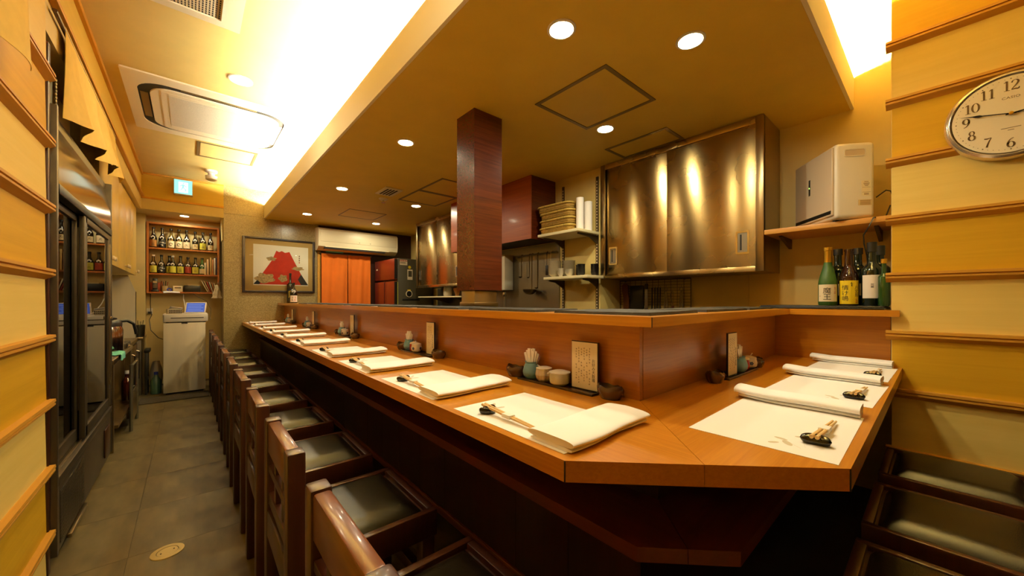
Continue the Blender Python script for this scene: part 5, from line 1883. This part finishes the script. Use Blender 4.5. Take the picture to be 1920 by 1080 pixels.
rag('wiping_cloth', -.408, 3.98, .642, 'pale teal cloth draped over the counter edge in front of the jug')
rag('wiping_cloth', -.50, 5.90, .655, 'folded pale teal cloth on the low stand by the alcove', .12, .14, .0)
t = thing('cutlery_holder', 'dark mesh holder with tools on the far end of the kitchenette', 'holder', (-.5, 5.3, .635))
obj('cup', MB().lathe([(0, 0), (.045, 0), (.05, .13), (.046, .13), (.042, .01), (0, .008)], (-.425, 5.80, .6355), 16), 'black', t)
for k in range(4):
    obj('utensil', MB().tube([(-.425 + .01 * (k - 1.5), 5.80, .65), (-.425 + .022 * (k - 1.5), 5.80 + .01 * k, .80 + .015 * (k % 2))], .004, 6), 'chrome', t)
bottle('soda_bottle', 'plastic bottle of dark drink with a red label on the low kitchenette shelf', (-.410, 4.60, .1805), 0, .034, .25, .80, 'cola', 'lb_red', (.06, .14), 'white', .025, nr=.013, shoulder=.62)
t = thing('folding_stool', 'dark folded stool leaning beside the alcove cabinet', 'stool', (-.35, 5.75, 0))
for y in (5.70, 5.86):
    obj('leg', MB().box(-.375, -.35, y, y + .03, 0, .46, .003), 'black', t)
obj('seat', MB().box(-.38, -.335, 5.69, 5.90, .4605, .50, .006), 'black', t)
obj('brace', MB().box(-.373, -.353, 5.7305, 5.8595, .15, .18), 'wire', t)

# floor fittings
t = thing('floor_drain', 'round brass cover set in the aisle floor near the front', 'drain cover', (-.07, 2.095, 0))
obj('flange', MB().lathe([(.054, 0), (.053, .003), (.035, .0035), (.034, .002)], (-.07, 2.095, .0), 40), 'brass', t)
obj('cover', MB().lathe([(.033, .0025), (0, .0028)], (-.07, 2.095, .0), 32), 'brass', t)
for s in (-1, 1):
    obj('screw', MB().lathe([(.003, .0026), (.003, .0033), (0, .0034)], (-.07 + .02 * s, 2.095 + .006 * s, 0), 10), 'dark', t)
single('floor_mat', MB().box(-.39, .16, 5.18, 5.50, .001, .008, .003), 'rug', 'dark ribbed mat on the floor in front of the white cabinet', 'mat')

# ================================================================== ALCOVE
t = thing('white_cabinet', 'tall off-white cabinet in the alcove carrying the cash drawer', 'cabinet', (-.04, 5.7, 0))
X0, X1 = -.219, .136
obj('case', MB().box(X0 + .006, X1 - .004, 5.56, 5.95, .015, .785, .004), 'cabwhite', t)
obj('door', MB().box(X0, X1, 5.535, 5.558, .02, .787, .004), 'cabwhite', t)
obj('pull_notch', MB().box(-.07, -.02, 5.534, 5.54, .776, .788), 'dark', t)
obj('base', MB().box(X0 + .02, X1 - .02, 5.58, 5.93, 0, .015), 'black', t)
t = thing('cash_drawer', 'flat white cash drawer on top of the white cabinet', 'drawer', (-.03, 5.7, .8))
obj('case', MB().box(-.225, .156, 5.56, 5.95, .796, .886, .004), 'white', t)
obj('front', MB().box(-.215, .158, 5.540, 5.559, .800, .884, .004), 'white', t)
obj('pull_slot', MB().box(-.16, .12, 5.5385, 5.5405, .838, .846), 'cooler', t)
for x in (-.19, .13):
    for y in (5.60, 5.90):
        obj('foot', MB().lathe([(.012, 0), (.012, .010)], (x, y, .786), 10), 'black', t)
t = thing('tablet', 'white tablet with a blue screen tilted back on the cash drawer', 'tablet', (0, 0, 0))
obj('slab', MB().box(-.095, .095, -.006, .0, 0, .138, .003), 'white', t)
sc_ = obj('screen', MB().box(-.082, .082, -.0070, -.0058, .010, .128), 'screen', t)
m = MB()
for k in range(5):
    m.box(-.07, .07 - .02 * (k % 2), -.0075, -.0069, .022 + k * .021, .026 + k * .021)
obj('screen_rows', m, 'screenwhite', sc_, kind='stuff')
obj('stand', MB().prism([(.0, .004), (.085, .050), (.0, .10)], 'x', -.085, -.03), 'black', t)
t.rotation_euler = (-.5, 0, -.22)
t.location = (.045, 5.60, .892)
t = thing('paper_basket', 'small white plastic basket of papers beside the tablet', 'basket', (-.12, 5.63, .887))
m = MB()
m._add([(-.178, 5.58, .8875), (-.070, 5.58, .8875), (-.070, 5.70, .8875), (-.178, 5.70, .8875), (-.186, 5.572, .942), (-.062, 5.572, .942), (-.062, 5.708, .942), (-.186, 5.708, .942)],
       [(0, 1, 2, 3), (0, 1, 5, 4), (1, 2, 6, 5), (2, 3, 7, 6), (3, 0, 4, 7)])
m.thick(.003)
obj('tub', m, 'plate', t)
m = MB()
for k in range(8):
    for j in range(2):
        m.box(-.172 + k * .0135, -.165 + k * .0135, 5.5705, 5.5755, .898 + j * .020, .911 + j * .020)
obj('side_holes', m, 'cooler', t, kind='stuff')
for k, (a, zz_) in enumerate([(.25, .95), (.1, .944), (-.15, .94)]):
    m = MB().box(-.05, .05, -.04, .05, 0, .0015)
    m.tf(Matrix.Translation((-.122, 5.635, zz_)) @ Matrix.Rotation(a, 4, 'Y') @ Matrix.Rotation(-.3 - .1 * k, 4, 'X') @ Matrix.Rotation(.3 * k, 4, 'Z'))
    obj('paper_sheet', m, 'paper', t)
single('tape_roll', MB().lathe([(.030, 0), (.052, 0), (.052, .05), (.030, .05)], (-.155, 5.80, .887), 20), 'ac', 'cream roll behind the paper basket on the cash drawer', 'roll')

# bottle shelf
t = thing('bottle_shelf', 'orange wood wall shelf unit holding bottles and books in the alcove', 'shelf', (-.05, 6.25, 1.13))
X0, X1, YF, YB = -.392, .292, 6.20, 6.338
obj('side', MB().box(X0, X0 + .02, YF, YB, 1.125, 1.985), 'shelfunit', t)
obj('side', MB().box(X1 - .02, X1, YF, YB, 1.125, 1.985), 'shelfunit', t)
obj('top', MB().box(X0 + .0205, X1 - .0205, YF, YB, 1.965, 1.985), 'shelfunit', t)
for z in (1.142, 1.367, 1.678):
    obj('shelf_board', MB().box(X0 + .0205, X1 - .0205, YF, YB, z - .018, z), 'shelfunit', t)
obj('back', MB().box(X0 + .0205, X1 - .0205, YB - .006, YB, 1.143, 1.964), 'cream', t)

TOP = [('g_dark', 'lb_brown', '三\n岳', 'dark bottle with a brown label'), ('g_dark', 'lb_black', 'splash', 'black bottle with white brush marks'), ('g_clear', 'lb_cream', 'ring', 'clear bottle with a ring on its cream label'), ('g_clear', 'lb_cream', 'ring', 'second clear bottle with a ring on its label'),
       ('g_dark', 'lb_cream', '久', 'dark bottle with a cream label'), ('g_dark', 'lb_tan', '久', 'slim dark bottle with a small tan label'), ('g_dark', 'lb_yelgreen', '三\n岳', 'dark bottle with a yellow-green label'), ('g_dark', 'lb_tan', '久', 'slim dark bottle at the right end')]
BOT = [('g_clear', 'lb_yelgreen', '三\n岳', 'clear bottle with yellow label at the left end'), ('g_dark', 'lb_black', 'splash', 'black bottle with white brush marks'), ('g_dark', 'lb_yelgreen', '三\n岳', 'dark bottle with yellow label tucked behind'), ('g_dark', 'lb_yelgreen', None, 'white-capped bottle with plain yellow label'),
       ('g_dark', 'lb_yelgreen', '三\n岳', 'dark yellow-labelled bottle in the middle'), ('g_brown', 'lb_red', None, 'brown bottle with a red label'), ('g_dark', 'lb_yelgreen', '三\n岳', 'dark yellow-labelled bottle right of the red label'), ('g_green', 'lb_tan', None, 'slim green bottle beside the books')]
for row, (zb, data, xs) in enumerate(((1.679, TOP, [-.334, -.256, -.176, -.103, -.030, .052, .128, .205]), (1.368, BOT, [-.334, -.262, -.192, -.160, -.088, -.018, .054, .120]))):
    for k, (gm, lm, wr_, lab) in enumerate(data):
        R = .0345 if 'slim' not in lab else .030
        yy = 6.262 - (.018 if 'tucked' not in lab else -.030)
        wrt = []
        if wr_:
            wrt = [(wr_, {'ring': .018, 'splash': .028, '久': .034}.get(wr_, .030), .0, .050, 'inkwhite' if wr_ == 'splash' else 'ink')]
        bottle('shelf_bottle', lab + (', top shelf of the alcove' if row == 0 else ', lower alcove shelf'), (xs[k], yy, zb), -PI / 2 - .05, R, .245 - .02 * row - (.01 if k > 4 else 0), .74, gm, lm, (.012, .092 if R > .032 else .075),
               'lb_white' if 'white-capped' in lab or 'left end' in lab else 'black', .02, wrt, True, 'bottles on the alcove shelf', nr=.0125, shoulder=.44)
for k, (x, w_, h_, c) in enumerate([(.150, .016, .155, 0), (.176, .022, .20, 1), (.205, .016, .225, 2), (.226, .016, .20, 3), (.246, .014, .22, 4), (.262, .010, .23, 5)]):
    t = thing('book', ['cream book', 'tan book', 'tall brown book', 'orange-brown book', 'white book', 'thin dark book'][k] + ' in the row at the right of the lower alcove shelf', 'book', (x, 6.26, 1.368), 'books on the alcove shelf')
    obj('cover', MB().box(x - w_ / 2, x + w_ / 2, 6.215, 6.33, 1.3682, 1.3682 + h_, .0015), BK[c], t)
    obj('pages', MB().box(x - w_ / 2 + .002, x + w_ / 2 - .002, 6.22, 6.328, 1.3682 + h_, 1.3684 + h_ + .0005), 'paper', t)
# clutter on the bottom board
ZB_ = 1.1425
t = thing('cordless_phone', 'black cordless phone standing in its base on the bottom alcove shelf', 'phone', (-.318, 6.24, ZB_))
obj('base', MB().box(-.352, -.285, 6.212, 6.29, ZB_, ZB_ + .025, .006), 'black', t)
h = obj('handset', MB().box(-.342, -.296, 6.228, 6.255, ZB_ + .02, ZB_ + .165, .006), 'black', t)
obj('keypad', MB().box(-.337, -.301, 6.2265, 6.2285, ZB_ + .045, ZB_ + .09), 'cooler', h)
obj('display', MB().box(-.337, -.301, 6.2265, 6.2285, ZB_ + .105, ZB_ + .13), 'lb_tan', h)
single('orange_box', MB().box(-.368, -.272, 6.295, 6.33, ZB_, ZB_ + .115, .002), 'phoneorange', 'orange box behind the black phone', 'box')
t = thing('pen_cup', 'cup of pens with a blue cap beside the phone', 'cup', (-.235, 6.28, ZB_))
obj('cup', MB().lathe([(0, 0), (.028, 0), (.03, .075), (.027, .075), (.025, .01), (0, .008)], (-.235, 6.285, ZB_), 16), 'lb_tan', t)
for k, c in enumerate(('red', 'blue', 'black', 'lb_red')):
    obj('pen', MB().tube([(-.235 + .008 * (k - 1.5), 6.285, ZB_ + .02), (-.235 + .02 * (k - 1.5), 6.28, ZB_ + .135 - .01 * (k % 2))], .004, 6), c, t)
single('blue_tape', MB().lathe([(.012, 0), (.024, 0), (.024, .02), (.012, .02)], n=16).tf(Matrix.Translation((-.19, 6.225, ZB_ + .026)) @ Matrix.Rotation(PI / 2, 4, 'X')), 'skyblue', 'small blue roll beside the pen cup', 'roll')
m = MB().surf(lambda u, v: (-.262 + .15 * u + .02 * v, 6.30 - .12 * v, ZB_ + .006 + .004 * math.sin(u * 5) - max(0, v - .78) * .10 * (1 - .4 * u)), 12, 12).thick(.001)
single('loose_papers', m, 'paper', 'white loose papers hanging over the front of the bottom alcove shelf', 'paper')
t = thing('card_box', 'small cream card box in the middle of the bottom alcove shelf', 'box', (-.115, 6.24, ZB_))
obj('box_body', MB().box(-.158, -.068, 6.215, 6.30, ZB_, ZB_ + .075, .002), 'lb_cream', t)
obj('printed_strip', MB().box(-.143, -.083, 6.2138, 6.2152, ZB_ + .045, ZB_ + .058), 'inkbrown', t)
t = thing('black_printer', 'low black receipt printer at the back of the bottom alcove shelf', 'printer', (.05, 6.27, ZB_))
obj('body', MB().box(-.055, .105, 6.225, 6.33, ZB_, ZB_ + .085, .006), 'black', t)
obj('paper_on_top', MB().box(-.02, .10, 6.235, 6.32, ZB_ + .0852, ZB_ + .098), 'lb_cream', t)
for k in range(6):
    c = [0, 1, 6, 4, 3, 0][k]
    x = .168 + .0165 * k
    m = MB().box(0, .009, 6.215, 6.325, 0, .155 - .008 * k, .001)
    m.tf(Matrix.Translation((x + .004, 0, ZB_)) @ Matrix.Rotation(-.42 + .05 * k, 4, 'Y') @ Matrix.Translation((0, 0, .0035)))
    t = thing('notebook', ORD[k] + ' thin notebook from the left in the leaning row on the bottom alcove shelf', 'notebook', (x, 6.27, ZB_), 'leaning notebooks')
    obj('cover', m, BK[c], t)
t = thing('plastic_bag', 'crumpled white plastic bag hanging at the right of the alcove', 'bag', (.27, 6.0, 1.15))


def bagf(u, v):
    a = 2 * PI * u
    r = (.012 + .048 * v ** .7) * (1 + .22 * math.sin(a * 5 + v * 4) + .14 * math.sin(a * 9 - v * 7) + .10 * math.sin(v * 13))
    return (.262 + r * .75 * math.cos(a), 6.10 + r * .8 * math.sin(a), 1.235 - .17 * v)


obj('bag_body', MB().surf(bagf, 30, 10), 'bagplastic', t, angle=80)
obj('bag_bottom', MB().poly([bagf(k / 30, 1) for k in range(30)]), 'bagplastic', t)
obj('hook', MB().tube([(.262, 6.10, 1.23), (.27, 6.10, 1.26), (.317, 6.10, 1.265)], .004, 6), 'wire', t)
t = thing('pale_board', 'slanted pale board under the alcove ceiling at its right end', 'board', (.28, 6.0, 2.0))
obj('board', MB().prism([(.300, 2.068), (.317, 2.068), (.317, 1.80), (.309, 1.80)], 'y', 5.90, 6.15), 'cream', t)  # plain tapered board in the same cream as the alcove walls
# wiring
t = thing('wall_socket', 'white wall socket with cables left of the white cabinet', 'socket', (-.36, 6.19, .90))
obj('plate', MB().box(-.398, -.345, 6.33, 6.34, .87, .94, .002).tf(Matrix.Translation((0, 0, 0))), 'white', t)
obj('plug', MB().box(-.385, -.352, 6.30, 6.33, .875, .90, .003), 'black', t)
single('cable', MB().tube([(-.362, 6.315, 1.12), (-.365, 6.318, 1.0), (-.36, 6.31, .90), (-.35, 6.29, .86), (-.37, 6.25, .80), (-.35, 6.15, .68), (-.28, 6.0, .60), (-.24, 5.97, .58)], .004, 6), 'black', 'dark cable running from the socket down behind the white cabinet', 'cable')
single('cable', MB().tube([(-.06, 6.26, 1.12), (-.062, 6.22, 1.06), (-.05, 6.15, 1.0), (-.04, 5.9, .93), (-.03, 5.75, .90)], .005, 6), 'white', 'white cable hanging from the shelf down to the tablet', 'cable')
single('cable', MB().tube([(.03, 6.20, 1.125), (.08, 6.12, 1.08), (.16, 6.05, 1.03), (.20, 6.05, .93), (.195, 6.0, .80)], .004, 6), 'wire', 'thin cable looping from the shelf to the right of the tablet', 'cable')
t = thing('detergent_bottle', 'clear green-tinted bottle on the floor left of the white cabinet', 'bottle', (-.29, 5.75, 0))
obj('body', MB().lathe([(0, 0), (.045, 0), (.048, .01), (.048, .14), (.02, .19), (.016, .21), (0, .21)], (-.285, 5.72, 0), 18), 'detergent', t)
obj('cap', MB().lathe([(.018, .21), (.018, .24), (0, .241)], (-.285, 5.72, 0), 14), 'skyblue', t)
m = MB().surf(lambda u, v: (-.29 + (.025 + .025 * math.sin(PI * v)) * math.cos(2 * PI * u) * (1 + .15 * math.sin(9 * u * PI)), 5.88 + .05 * math.sin(2 * PI * u), .34 * v), 20, 10)
single('rubbish_bag', m, 'bagplastic', 'small crumpled bag behind the bottle left of the white cabinet', 'bag', None, 80)
